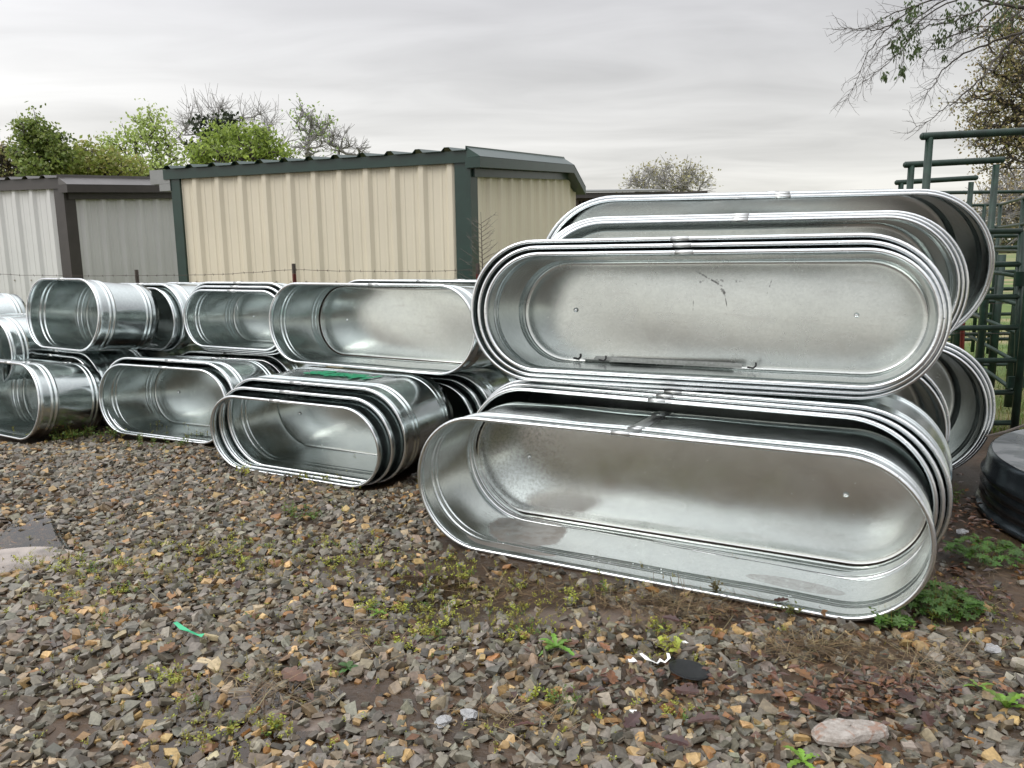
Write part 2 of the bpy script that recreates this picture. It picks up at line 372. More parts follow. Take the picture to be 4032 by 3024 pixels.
def stock_tank(pos, yaw, tilt, L, Wd, label, group, D=0.58, seed=0, mw=None, mb=None, clip=0.0, seam=True, wav=0.0016, plug=None, sealant=0):
    rnd = random.Random(seed * 7 + 3)
    root = empty('stock_tank', pos, (math.radians(-tilt), 0, math.radians(yaw)))
    tag(root, label, 'stock tank', group)
    mw = mw or M_WALL; mb = mb or M_BOT
    N = normals(L, Wd); n = len(N); P0 = outline(L, Wd, 0)
    arc = [0.0]
    for i in range(1, n): arc.append(arc[-1] + math.dist(P0[i], P0[i - 1]))
    per = arc[-1] + math.dist(P0[0], P0[-1])
    ph = [(rnd.randint(2, 9), rnd.uniform(2.5, 9), rnd.uniform(0, 6.28), rnd.uniform(0.4, 1.0)) for _ in range(7)]
    def wob(i, d):
        w = sum(a * math.sin(2 * math.pi * k * arc[i] / per + q * d + p) for k, q, p, a in ph)
        return wav * w * math.sin(math.pi * min(1, max(0, d / D))) * 0.55
    ds = depth_steps(D)
    V, Fc = [], []
    rings = [(d, wall_off(d, D), d) for d in ds] + [(d, wall_off(d, D) + 0.0022, d) for d in reversed(ds)]
    for d, o, _ in rings:
        for i in range(n):
            w = wob(i, d) - o
            V.append((P0[i][0] + N[i][0] * w, d, P0[i][1] + N[i][1] * w))
    m = len(rings)
    for j in range(m):
        j2 = (j + 1) % m
        for i in range(n):
            i2 = (i + 1) % n
            Fc.append((j * n + i, j * n + i2, j2 * n + i2, j2 * n + i))
    new_obj('side_wall', V, Fc, mw, root, True)
    # bottom: gently dished sheet
    V, Fc = [], []
    r = Wd / 2; ob = wall_off(D, D) + 0.0026
    dd = D - 0.016
    K = 18
    hp = [(rnd.uniform(2, 6), rnd.uniform(2, 9), rnd.uniform(0, 6.28)) for _ in range(5)]
    for j in range(K):
        t = 1 - (j / (K - 1)) ** 1.5
        rr = (r - ob) * t
        for i in range(n):
            u, v = outline_pt(L, Wd, i, rr)
            bulge = 0.009 * (1 - t * t)
            lip = 0.007 * max(0.0, (t - 0.94) / 0.06) ** 2
            wz = 0.0016 * sum(math.sin(a * u + b * v + c) for a, b, c in hp) * (1 - t ** 4)
            V.append((u, dd - bulge - lip + wz, v))
    for j in range(K - 1):
        for i in range(n):
            i2 = (i + 1) % n
            Fc.append((j * n + i2, j * n + i, (j + 1) * n + i, (j + 1) * n + i2))
    new_obj('bottom_panel', V, Fc, mb, root, True)
    if sealant:
        V, Fc = ring_tube(L, Wd, ob + 0.002, dd - 0.009, sealant, 6)
        new_obj('sealant_bead', V, Fc, M_SEAM, root, True)
    V, Fc = ring_tube(L, Wd, RIM_R, 0.0, RIM_R, 12)
    new_obj('rim', V, Fc, M_RIM, root, True)
    b = MB()
    b.tube([(clip - 0.045, 0, Wd - RIM_R), (clip + 0.045, 0, Wd - RIM_R)], RIM_R + 0.0016, 14)
    b.build('rim_clip', M_CLIP, root, True)
    if seam:
        V, Fc = [], []
        nd = len(ds)
        for s in (0.0022, 0.0009):
            for d in ds:
                for u in (clip - 0.035, clip + 0.035):
                    V.append((u + 0.03, d + 0.0005, Wd - wall_off(d, D) + s + 0.002))
        for k in range(nd - 1): Fc.append((2 * k, 2 * k + 1, 2 * k + 3, 2 * k + 2))
        q = 2 * nd
        for k in range(nd - 1):
            Fc.append((q + 2 * k + 1, q + 2 * k, q + 2 * k + 2, q + 2 * k + 3))
            Fc.append((2 * k, 2 * k + 2, q + 2 * k + 2, q + 2 * k)); Fc.append((2 * k + 3, 2 * k + 1, q + 2 * k + 1, q + 2 * k + 3))
        new_obj('lap_seam', V, Fc, M_CLIP, root, True)
    for sgn in (-1, 1):
        V, Fc = dome(0.013, 0.009)
        o = new_obj('bolt', V, Fc, M_BOLT, root, True)
        o.location = (sgn * (L / 2 - 0.36 * Wd - 0.12), dd - 0.012, Wd * 0.52)
    if plug:
        bb = MB()
        u, d = plug
        zz = wall_off(d, D) + 0.0025
        bb.tube([(u, d, zz), (u, d, zz + 0.008)], [0.030, 0.028], 24); bb.tube([(u, d, zz + 0.008), (u, d, zz + 0.018)], [0.016, 0.015], 6)
        bb.build('drain_plug', M_BOLT, root)
    return root
def outline_pt(L, Wd, i, rr, ns=20, na=30):
    r = Wd / 2; s = L / 2 - r
    if i < ns: return (-s + 2 * s * i / ns, r - rr)
    i -= ns
    if i < na: a = -math.pi / 2 + math.pi * i / na; return (s + rr * math.cos(a), r + rr * math.sin(a))
    i -= na
    if i < ns: return (s - 2 * s * i / ns, r + rr)
    i -= ns
    a = math.pi / 2 + math.pi * i / na; return (-s + rr * math.cos(a), r + rr * math.sin(a))
def ring_tube(L, Wd, inset, d0, rad, k):
    P = outline(L, Wd, inset); N = normals(L, Wd); n = len(P); V, Fc = [], []
    for i in range(n):
        for j in range(k):
            a = 2 * math.pi * j / k
            V.append((P[i][0] + N[i][0] * rad * math.cos(a), d0 + rad * math.sin(a), P[i][1] + N[i][1] * rad * math.cos(a)))
    for i in range(n):
        i2 = (i + 1) % n
        for j in range(k):
            j2 = (j + 1) % k
            Fc.append((i * k + j, i2 * k + j, i2 * k + j2, i * k + j2))
    return V, Fc
def dome(r, h, n=14, k=4):
    V, Fc = [], []
    for j in range(k):
        a = j / (k) * math.pi / 2
        for i in range(n):
            w = 2 * math.pi * i / n
            V.append((r * math.cos(a) * math.cos(w), -h * math.sin(a), r * math.cos(a) * math.sin(w)))
    V.append((0, -h, 0))
    for j in range(k - 1):
        for i in range(n):
            i2 = (i + 1) % n; Fc.append((j * n + i, j * n + i2, (j + 1) * n + i2, (j + 1) * n + i))
    for i in range(n): Fc.append(((k - 1) * n + i, (k - 1) * n + (i + 1) % n, k * n))
    return V, Fc
def step(p, yaw, d, dz=0.0):
    y = math.radians(yaw); return (p[0] - math.sin(y) * d, p[1] + math.cos(y) * d, p[2] + dz)
G_LOW = 'stock tanks lying in the bottom row'; G_UP = 'stock tanks lying in the upper row'

# --- big stack at the right
L4 = stock_tank((0.559, 3.413, 0.0), -28.0, -0.4, 2.395, 0.703, 'long oval galvanized tank in front at the bottom, brown mud in its low end', G_LOW, seed=1, mw=M_WALL_MUD, mb=M_BOT_MUD, clip=-0.08, wav=0.0050, sealant=0.0026, D=0.585)
p = (0.773, 3.800, 0.006)
for k, (ll, ww, lab) in enumerate(((2.39, 0.771, 'innermost of the three nested tanks right behind the muddy front tank'),
                                   (2.42, 0.793, 'middle one of the three nested tanks right behind the muddy front tank'),
                                   (2.451, 0.814, 'outermost of the three nested tanks right behind the muddy front tank'))):
    q = step(p, -30.5, 0.028 * k); stock_tank((q[0] + 0.012 * k, q[1], -0.003 * k + 0.008), -30.5, -0.5, ll, ww, lab, G_LOW, seed=10 + k, clip=-0.06 + 0.02 * k)
p = (1.296, 4.632, 0.0)
for k, lab in enumerate(('tank with a dark opening tucked inside the nest at the lower right end', 'second rim of the dark nest at the lower right end')):
    q = step(p, -12.0, 0.03 * k); stock_tank(q, -12.0, 0, 2.44 + 0.045 * k, 0.868 + 0.035 * k, lab, G_LOW, D=0.42, seed=20 + k)
p = (1.85, 5.10, 0.0)
for k, (ll, ww, lab) in enumerate(((2.36, 0.86, 'innermost tank of the farthest bottom nest by the green panels, smooth grey floor showing'),
                                   (2.40, 0.897, 'middle tank of the farthest bottom nest by the green panels'),
                                   (2.44, 0.932, 'outermost tank of the farthest bottom nest by the green panels'))):
    q = step(p, -13.1, 0.03 * k); stock_tank((q[0] + 0.012 * k, q[1], 0.03 - 0.015 * k), -13.1, 2.0, ll, ww, lab, G_LOW, seed=30 + k)
p = (0.836, 3.768, 0.879)
U4 = None
for k, (ll, ww, dz, lab) in enumerate(((2.18, 0.625, 0.0, 'big upper tank facing the viewer with scuffed floor and a loose brace inside'),
                                       (2.25, 0.688, -0.029, 'middle rim of the big upper nest whose front tank holds a loose brace'),
                                       (2.329, 0.749, -0.058, 'outermost rim of the big upper nest whose front tank holds a loose brace'))):
    q = step(p, -24.7, 0.034 * k); o = stock_tank((q[0] - 0.020 * k, q[1], q[2] + dz), -24.7, 3.8, ll, ww, lab, G_UP, seed=40 + k, clip=-0.02, D=0.52, mb=M_BOT_SCUFF if k == 0 else None)
    U4 = U4 or o
p = (1.33, 4.63, 0.855)
for k, (ll, ww, lab) in enumerate(((2.40, 0.825, 'innermost rim of the upper nest stacked behind the scuffed upper tank'),
                                   (2.455, 0.861, 'middle rim of the upper nest stacked behind the scuffed upper tank'),
                                   (2.51, 0.896, 'outermost rim of the upper nest stacked behind the scuffed upper tank'))):
    q = step(p, -11.1, 0.03 * k); stock_tank((q[0] + 0.006 * k, q[1], q[2] - 0.02 * k), -11.1, 0.5, ll, ww, lab, G_UP, D=0.40, seed=50 + k)
p = (1.565, 5.03, 0.90)
for k, (ll, ww, lab) in enumerate(((2.73, 0.935, 'inner rim of the rearmost and highest tank pair on the right stack'),
                                   (2.785, 0.971, 'outer rim of the rearmost and highest tank pair on the right stack'))):
    q = step(p, -8.0, 0.03 * k); stock_tank((q[0], q[1], q[2] - 0.018 * k), -8.0, -6.0, ll, ww, lab, G_UP, seed=60 + k, clip=0.12)
# --- middle
stock_tank((-1.07, 5.628, 0.686), -31.4, 2.7, 1.953, 0.617, 'single tank in the upper row with a rusty seam, left of the big stack', G_UP, seed=70, sealant=0.0045, seam=False, clip=0.1, D=0.54)
stock_tank((-0.70, 6.22, 0.69), -31.4, 0, 1.903, 0.611, 'mostly hidden tank directly behind the upper tank with the rusty seam', G_UP, seed=71)
p = (-1.503, 5.194, -0.003); L3 = None
for k, (ll, ww, lab) in enumerate(((1.519, 0.549, 'front tank of the bottom nest below the green lettering, drain plug inside'),
                                   (1.555, 0.60, 'middle tank of the bottom nest that has green lettering on top'),
                                   (1.591, 0.653, 'outer bottom tank with green upside down lettering on its top'))):
    q = step(p, -28.2, 0.05 * k); L3 = stock_tank((q[0] + 0.045 * k, q[1] - 0.02 * k, q[2] + 0.006 * k), -28.2, -2.8, ll, ww, lab, G_LOW, D=0.60, seed=80 + k, clip=-0.1, seam=k != 2, plug=(0.42, 0.50) if k == 0 else None)
p = (-0.93, 5.72, 0.0)
for k, lab in enumerate(('innermost dark rim behind the tank with green lettering', 'middle dark rim behind the tank with green lettering', 'outer ribbed tank behind the tank with green lettering')):
    q = step(p, -28.2, 0.05 * k); stock_tank((q[0] + 0.03 * k, q[1], 0.03 - 0.015 * k), -28.2, 0, 1.50 + 0.04 * k, 0.57 + 0.04 * k, lab, G_LOW, seed=90 + k)
stock_tank((-0.50, 6.42, 0.0), -28.2, 0, 1.6, 0.65, 'ribbed tank glimpsed in the gap below the big upper nest', G_LOW, seed=94)
# --- left
p = (-2.932, 6.389, 0.003)
for k, lab in enumerate(('inner tank of the bottom pair left of the tank with green lettering', 'outer tank of the bottom pair left of the tank with green lettering')):
    q = step(p, -25.6, 0.05 * k); stock_tank((q[0] + 0.01 * k, q[1], q[2] + 0.002), -25.6, 4.0, 1.50 + 0.05 * k, 0.614 + 0.05 * k, lab, G_LOW, seed=100 + k, clip=0.05)
p = (-2.62, 7.08, 0.0)
for k, lab in enumerate(('inner rim of the bottom nest squeezed under the three nested upper tanks', 'outer rim of the bottom nest squeezed under the three nested upper tanks')):
    q = step(p, -23, 0.05 * k); stock_tank((q[0] + 0.01 * k, q[1], 0.02 - 0.01 * k), -23, 0, 1.40 + 0.05 * k, 0.58 + 0.05 * k, lab, G_LOW, seed=104 + k)
p = (-2.469, 6.925, 0.690)
for k, lab in enumerate(('front tank of the three nested upper tanks below the red tipped fence post', 'middle tank of the three nested upper tanks below the red tipped fence post', 'rear tank of the three nested upper tanks below the red tipped fence post')):
    q = step(p, -28.6, 0.035 * k); stock_tank((q[0], q[1], q[2] - 0.022 * k), -28.6, 3.1, 1.259 + 0.06 * k, 0.526 + 0.055 * k, lab, G_UP, seed=110 + k)
stock_tank((-4.478, 6.652, 0.0), -31.6, 6.3, 1.40, 0.654, 'leftmost bottom tank, its opening cut by the picture edge', G_LOW, seed=120, clip=0.2)
p = (-4.34, 7.34, 0.0)
for k, lab in enumerate(('inner rim of the bottom nest behind the leftmost bottom tank', 'outer rim of the bottom nest behind the leftmost bottom tank')):
    q = step(p, -31, 0.05 * k); stock_tank((q[0] + 0.01 * k, q[1], 0.02 - 0.01 * k), -31, 0, 1.33 + 0.05 * k, 0.60 + 0.045 * k, lab, G_LOW, seed=122 + k)
stock_tank((-4.075, 7.07, 0.688), -32.1, 6.1, 1.208, 0.648, 'upper tank at the left facing sideways, shiny ribbed side in view', G_UP, seed=130, seam=False)
p = (-3.64, 7.62, 0.68)
for k, lab in enumerate(('inner tank of the dark upper pair behind the sideways shiny tank', 'outer tank of the dark upper pair behind the sideways shiny tank')):
    q = step(p, -32, 0.06 * k); stock_tank((q[0] + 0.02 * k, q[1], 0.625 - 0.01 * k), -32, 0, 1.22 + 0.05 * k, 0.60 + 0.045 * k, lab, G_UP, seed=132 + k, D=0.50)
stock_tank((-3.22, 8.02, 0.64), -30, 0, 1.3, 0.61, 'rearmost upper tank above the dark pair, only its bright top in view', G_UP, seed=136, D=0.5)
stock_tank((-3.90, 7.95, 0.0), -28, 0, 1.40, 0.66, 'shadowed bottom tank seen through the gap below the dark upper pair', G_LOW, seed=125, D=0.5)
stock_tank((-5.24, 7.62, 0.33), -31, 0, 1.40, 0.64, 'ribbed tank end at the left picture edge, below the white tank', G_UP, seed=140)
U0B = stock_tank((-6.0, 8.2, 0.545), -31, 0, 1.45, 0.62, 'bright white looking tank with black marks at the left picture edge', G_UP, seed=141, seam=False)

# lettering, sticker, brace
def place_on(root, name, mat, V, Fc): return new_obj(name, V, Fc, mat, root)
fc = bpy.data.curves.new('lettering', 'FONT'); fc.body = 'Hastings'; fc.size = 0.215; fc.shear = 0.35; fc.extrude = 0.0006; fc.offset = 0.0075
fc.align_x = 'CENTER'; fc.align_y = 'CENTER'; fc.space_character = 0.86
ft = bpy.data.objects.new('lettering_curve', fc); COL.objects.link(ft); bpy.context.view_layer.update()
fme = bpy.data.meshes.new_from_object(ft.evaluated_get(bpy.context.evaluated_depsgraph_get())); bpy.data.objects.remove(ft)
fme.materials.clear(); fme.materials.append(M_LETTER); fo = bpy.data.objects.new('lettering', fme); COL.objects.link(fo)
fo.parent = L3; fo.location = (0.03, 0.33, 0.653 - 0.0115 - 0.006); fo.rotation_euler = (0, 0, math.pi)
fo.location.z = 0.653 - wall_off(0.33, 0.58) + 0.0065; fo.rotation_euler = (math.radians(1.4), 0, math.pi)
b = MB()
for k in range(2):
    x, y = 0.30 - 0.06 * k, 0.36 + 0.09 * k
    b.hexa([(x - 0.16, y, 0.6075), (x + 0.1, y + 0.01, 0.6075), (x + 0.1, y + 0.045, 0.6075), (x - 0.16, y + 0.035, 0.6075),
            (x - 0.16, y, 0.6095), (x + 0.1, y + 0.01, 0.6095), (x + 0.1, y + 0.045, 0.6095), (x - 0.16, y + 0.035, 0.6095)])
b.build('painted_mark', M_BLACK, U0B)
M_STICK = simple('paper_sticker', (0.72, 0.66, 0.60), 0.6)
b = MB(); b.box((-0.60, 0.050, 0.697 - wall_off(0.05, 0.58) + 0.004), (0.085, 0.018, 0.0008)); b.build('paper_sticker', M_STICK, L4)
U4M = Matrix.LocRotScale(U4.location, U4.rotation_euler, None)
br = empty('steel_brace', (0, 0, 0)); br.matrix_world = U4M @ Matrix.Translation((-0.25, 0.43, 0.034)) @ Matrix.Rotation(math.radians(-2), 4, 'Z')
tag(br, 'loose galvanized steel brace lying inside the big upper tank', 'steel brace')
b = MB()
b.box((-0.02, 0.045, 0.010), (0.42, 0.016, 0.0015)); b.box((-0.02, 0.061, 0.019), (0.42, 0.0015, 0.011)); b.build('angle_bar', M_BRACE, br)
b = MB()
b.box((0.10, -0.005, 0.008), (0.36, 0.016, 0.0015)); b.box((0.10, 0.012, 0.018), (0.36, 0.0015, 0.011)); b.build('angle_bar', M_BRACE, br)
for x, y in ((-0.475, 0.05), (-0.30, -0.002), (0.52, 0.0)):
    b = MB(); b.tube([(x - 0.03, y, 0.012), (x, y, 0.008), (x + 0.012, y, 0.020), (x + 0.012, y, 0.038)], 0.005, 6); b.build('hook_bolt', M_BLACK, br, True)

# ------------------------------------------------------------------ sheds
DS = Vector((0.357, 0.934, 0)).normalized(); DF = Vector((-DS.y, DS.x, 0))      # depth direction, front-wall direction (to the left)
def ribbed(A, d, length, z0, ztop, out, mat, name, parent, sp=0.40, phase=0.2, hr=0.042, wb=0.075, wt=0.03, minor=True, zb=None):
    """ribbed sheet standing on a line; ztop(t) gives the top edge; out = outward unit vector"""
    pr = [(0.0, 0.0)]
    t = phase - sp
    while t < length + sp:
        for a, h in ((-wb, 0), (-wt, hr), (wt, hr), (wb, 0)): pr.append((t + a, h))
        if minor:
            for c in (sp / 3, 2 * sp / 3):
                for a, h in ((-0.02, 0), (-0.008, 0.006), (0.008, 0.006), (0.02, 0)): pr.append((t + c + a, h))
        t += sp
    pr = [(a, h) for a, h in pr if 0 <= a <= length] + [(length, 0.0)]
    pr = sorted(set(pr)); V, Fc = [], []
    for a, h in pr:
        q = A + d * a + out * h
        V.append((q.x, q.y, z0 if zb is None else zb(a))); V.append((q.x, q.y, ztop(a)))
    for i in range(len(pr) - 1): Fc.append((2 * i, 2 * i + 2, 2 * i + 3, 2 * i + 1))
    o = new_obj(name, V, Fc, mat, parent)
    sol = o.modifiers.new('thickness', 'SOLIDIFY'); sol.thickness = 0.003
    return o
def strip(mb, A, d, out, t0, t1, o0, o1, zf0, zf1):
    """box along a wall: t range, outward offset range, lower/upper z as functions of t"""
    P = []
    for zf in (zf0, zf1):
        for t, o in ((t0, o0), (t0, o1), (t1, o1), (t1, o0)):
            q = A + d * t + out * o; P.append((q.x, q.y, zf(t)))
    mb.hexa(P)
def lin(t0, z0, t1, z1): return lambda t: z0 + (z1 - z0) * (t - t0) / (t1 - t0)
def make_shed(name, label, C, t_front, t_ridge, t_back, zc, zf_left, z_rid, z_back, m_wall, m_trim, m_roof, zw_f, ph_f, ph_s, trim_left=True):
    root = empty(name, (0, 0, 0)); tag(root, label, 'shed')
    outF = -DS; outS = -DF
    zfr = lin(0, zc, t_front, zf_left)                                     # underside of the eave fascia
    zs = lambda t: (zc + (z_rid - zc) * t / t_ridge) if t <= t_ridge else z_rid + (z_back - z_rid) * (t - t_ridge) / (t_back - t_ridge)
    ribbed(C, DF, t_front, -0.1, lambda a: zfr(a) + 0.05, outF, m_wall, 'front_wall', root, phase=ph_f)
    ribbed(C, DS, t_back - 0.05, -0.1, lambda a: zs(a) - 0.02, outS, m_wall, 'gable_wall', root, phase=ph_s)
    mb = MB()                                                              # corner trims
    mb.hexa([tuple(v) for v in corner(C, -0.1, zc + 0.02, 0.17, 0.045)]); mb2 = mb.build('corner_trim', m_trim, root)
    if trim_left:
        E = C + DF * t_front
        mb = MB(); mb.hexa([tuple(v) for v in corner(E, -0.1, zf_left + 0.02, 0.14, 0.045, flip=True)]); mb.build('corner_trim', m_trim, root)
    mb = MB(); strip(mb, C, DF, outF, -0.05, t_front + 0.12, 0.0, 0.075, lambda t: zfr(t), lambda t: zfr(t) + zw_f); mb.build('eave_fascia', m_trim, root)
    mb = MB(); strip(mb, C, DS, outS, 0.02, t_ridge + 0.08, 0.035, 0.075, lambda t: zs(min(t, t_ridge)) - 0.17, lambda t: zs(min(t, t_ridge)) - 0.07)
    strip(mb, C, DS, outS, -0.10, t_ridge, 0.0, 0.20, lambda t: zs(max(t, 0)) - 0.069, lambda t: zs(max(t, 0)) + 0.056)
    strip(mb, C, DS, outS, t_ridge + 0.002, t_back, 0.0, 0.20, lambda t: zs(t) - 0.069, lambda t: zs(t) + 0.056)
    mb.build('rake_fascia', m_trim, root)
    # sloping cap flashing on the rake
    V, Fc = [], []
    for t in (-0.10, t_ridge, t_back):
        for o, dz in ((0.204, 0.060), (0.02, 0.178), (0.02, 0.056)):
            q = C + DS * t + outS * o; V.append((q.x, q.y, zs(max(t, 0)) + dz))
    for i in range(2):
        for j in range(3): Fc.append((3 * i + j, 3 * i + (j + 1) % 3, 3 * i + 3 + (j + 1) % 3, 3 * i + 3 + j))
    Fc += [(0, 2, 1), (6, 7, 8)]
    new_obj('rake_flashing', V, Fc, m_roof, root)
    # roof sheets, ribs running down the slope
    sp, hr = 0.40, 0.045
    for s0, s1 in ((-0.12, t_ridge), (t_ridge, t_back)):
        pr = []; a = 0.0 + ph_f - sp
        while a < t_front + 0.2:
            for x, h in ((-0.075, 0), (-0.03, hr), (0.03, hr), (0.075, 0)): pr.append((a + x, h))
            a += sp
        pr = [(max(-0.02, min(t_front + 0.12, x)), h) for x, h in pr]; V, Fc = [], []
        for x, h in pr:
            for s in (s0, s1):
                q = C + DF * x + DS * s
                zz = zfr(max(0, x)) - zc + zs(max(s, 0)) + zw_f + 0.012 + h - (0.01 if s < 0 else 0)
                V.append((q.x, q.y, zz))
        for i in range(len(pr) - 1): Fc.append((2 * i, 2 * i + 2, 2 * i + 3, 2 * i + 1))
        o = new_obj('roof_sheet', V, Fc, m_roof, root); sol = o.modifiers.new('thickness', 'SOLIDIFY'); sol.thickness = 0.004; sol.offset = 1
    return root
def corner(C, z0, z1, w, th, flip=False):
    outF = -DS; outS = -DF
    if flip: a, b = C - DF * w, C + DF * 0.02
    else: a, b = C + DF * w, C - DF * th
    P = [a, b, b, a]; q = [outF * th, outF * th, outF * -w if not flip else outF * -0.05, outF * 0.0]
    base = [a + outF * th, b + outF * th, b - outF * w, a - outF * 0.001]
    return [(v.x, v.y, z0) for v in base] + [(v.x, v.y, z1) for v in base]
# tan shed
C1 = at(1848, 820, 10.0); C1.z = 0
tf = along(C1, DF, 692, 800); tr = along(C1, DS, 2216, 720); tb = along(C1, DS, 2264, 740)
zc = at(1807, 642, C1.y).z; E1 = C1 + DF * tf
zl = at(730, 707, E1.y).z
Rg = C1 + DS * tr; zr = at(2216, 690, Rg.y).z + 0.10; Bk = C1 + DS * tb; zb_ = at(2264, 752, Bk.y).z
shed1 = make_shed('storage_shed', 'tan ribbed steel shed with dark green trim and roof', C1, tf, tr, tb, zc, zl, zr, zb_, M_TAN, M_GREEN, M_ROOFG, 0.14, 0.24, 0.22)
b = MB()
for px in range(700, 1860, 62):
    t = along(C1, DF, px + (px * 7) % 19, 1106); q = C1 + DF * t - DS * 0.008
    b.tube([(q.x, q.y, 1.15), (q.x - DS.x * 0.012, q.y - DS.y * 0.012, 1.15)], 0.012, 6)
b.build('siding_screws', M_SCREW, shed1)
# grey shed
C2 = at(268, 920, 13.2); C2.z = 0
tf2 = along(C2, DF, -330, 900); tr2 = along(C2, DS, 1000, 860); tb2 = tr2 + 1.2
zc2 = at(228, 744, C2.y).z
E2 = C2 + DF * tf2; q = C2 + DF * along(C2, DF, 0, 900); zq = at(0, 753, q.y).z
slope = (zq - zc2) / along(C2, DF, 0, 900)
z_at_rake = at(686, 769, (C2 + DS * along(C2, DS, 686, 900)).y).z + 0.17
zs0 = at(300, 771, (C2 + DS * along(C2, DS, 300, 900)).y).z + 0.17
kk = (z_at_rake - zs0) / (along(C2, DS, 686, 900) - along(C2, DS, 300, 900))
shed2 = make_shed('storage_shed', 'light grey ribbed steel shed with dark brown trim', C2, tf2, tr2, tb2, zc2, zc2 + slope * tf2, zc2 + kk * tr2, zc2 + kk * tr2 - 0.35, M_GREY, M_BROWN, M_ROOFB, 0.17, 0.30, 0.34, trim_left=False)
b = MB()
for k in range(24):
    q = C2 + DF * (0.15 + 0.2 * k) - DS * 0.008
    b.tube([(q.x, q.y, 1.15), (q.x - DS.x * 0.012, q.y - DS.y * 0.012, 1.15)], 0.012, 6)
b.build('siding_screws', M_SCREW, shed2)
# bent flashing hanging at the left end of the tan shed's eave
b = MB()
q = E1 + DF * 0.12
z0 = at(660, 752, E1.y).z; z1 = at(640, 668, E1.y).z
for (ta, tb_, za, zb2) in ((0.0, 0.32, z0 + 0.10, z1), (0.0, 0.16, z0, z0 + 0.098)):
    strip(b, E1, DF, -DS, ta + 0.02, tb_ + 0.06, -0.25, 0.06, lambda t, za=za: za, lambda t, zb2=zb2: zb2)
b.build('eave_flashing', M_ZINC, shed1)
# far low shed whose roof edge shows between the tan shed and the stacked tanks
C3 = at(2120, 900, 21.0); C3.z = 0
root3 = empty('storage_shed', (0, 0, 0)); tag(root3, 'far dull red shed with pale roof showing just above the stacked tanks', 'shed')
zt = at(2450, 757, 21).z
ribbed(C3, Vector((1, 0, 0)), 4.2, -0.1, lambda t: zt - 0.1, Vector((0, -1, 0)), M_REDRIB, 'front_wall', root3)
b = MB(); strip(b, C3, Vector((1, 0, 0)), Vector((0, -1, 0)), -0.2, 4.35, 0.05, 0.28, lambda t: zt - 0.14 - 0.01 * t, lambda t: zt - 0.02)
b.build('eave_fascia', M_BROWN, root3)
b = MB()
x0, x1 = C3.x - 0.2, at(2618, 745, 21).x
b.hexa([(x0, 20.65, zt - 0.018), (x1, 20.65, zt - 0.018), (x1, 24.5, zt + 0.30), (x0, 24.5, zt + 0.30), (x0, 20.65, zt + 0.03), (x1, 20.65, zt + 0.03), (x1, 24.5, zt + 0.35), (x0, 24.5, zt + 0.35)])
b.build('roof_sheet', M_ZINC, root3)
b = MB(); b.box(((x0 + x1) / 2, 22.6, (zt - 0.2) / 2), ((x1 - x0) / 2 - 0.25, 1.6, (zt - 0.2) / 2)); b.build('rear_walls', M_REDRIB, root3)

# ------------------------------------------------------------------ fence
def fy(x): return 8.25 - 0.2 * x
fence_posts = [(537, 1062, 'grey'), (1156, 1038, 'red'), (1881, 1037, 'red'), (3828, 1010, 'all'), (-180, 1050, 'grey'), (2700, 1030, 'red')]
FP = []
for px, py, kind in fence_posts:
    r = ray(px, py); q = r.x / r.y; y = 8.25 / (1 + 0.2 * q); x = q * y
    zt = at(px, py, y).z
    if kind == 'all': zt = 1.40
    FP.append((x, y, zt))
    lab = {537: 'short grey topped fence post in front of the grey shed wall', 1156: 'red fence post with bare top in front of the tan wall middle',
           1881: 'red fence post beside the green shed corner and the dead sapling', 3828: 'all red leaning fence post between the tanks and the green panels',
           -180: 'grey fence post off the left picture edge', 2700: 'red fence post hidden behind the big tank stack'}[px]
    if px in (-180, 2700): continue
    root = empty('fence_post', (x, y, 0)); tag(root, lab, 'fence post', 'steel posts of the barbed wire fence')
    if kind == 'all': root.rotation_euler = (0, math.radians(-2.6), 0)
    def tee(z0, z1, mat, nm):
        b = MB(); b.box((0, 0.0, (z0 + z1) / 2), (0.021, 0.003, (z1 - z0) / 2)); b.box((0, -0.0165, (z0 + z1) / 2), (0.003, 0.0133, (z1 - z0) / 2))
        for k in range(int((z1 - z0) / 0.055)): b.box((0, 0.006, z0 + 0.03 + k * 0.055), (0.007, 0.0028, 0.008))
        b.build(nm, mat, root)
    if kind == 'all': tee(0, zt, M_RED, 'shaft')
    else:
        k = 0.02 if kind == 'grey' else 0.10
        if kind == 'grey': tee(0, zt, M_POST, 'shaft')
        else: tee(0, zt - 0.11, M_RED, 'shaft'); tee(zt - 0.109, zt, M_POST, 'bare_top')
wr = random.Random(5)
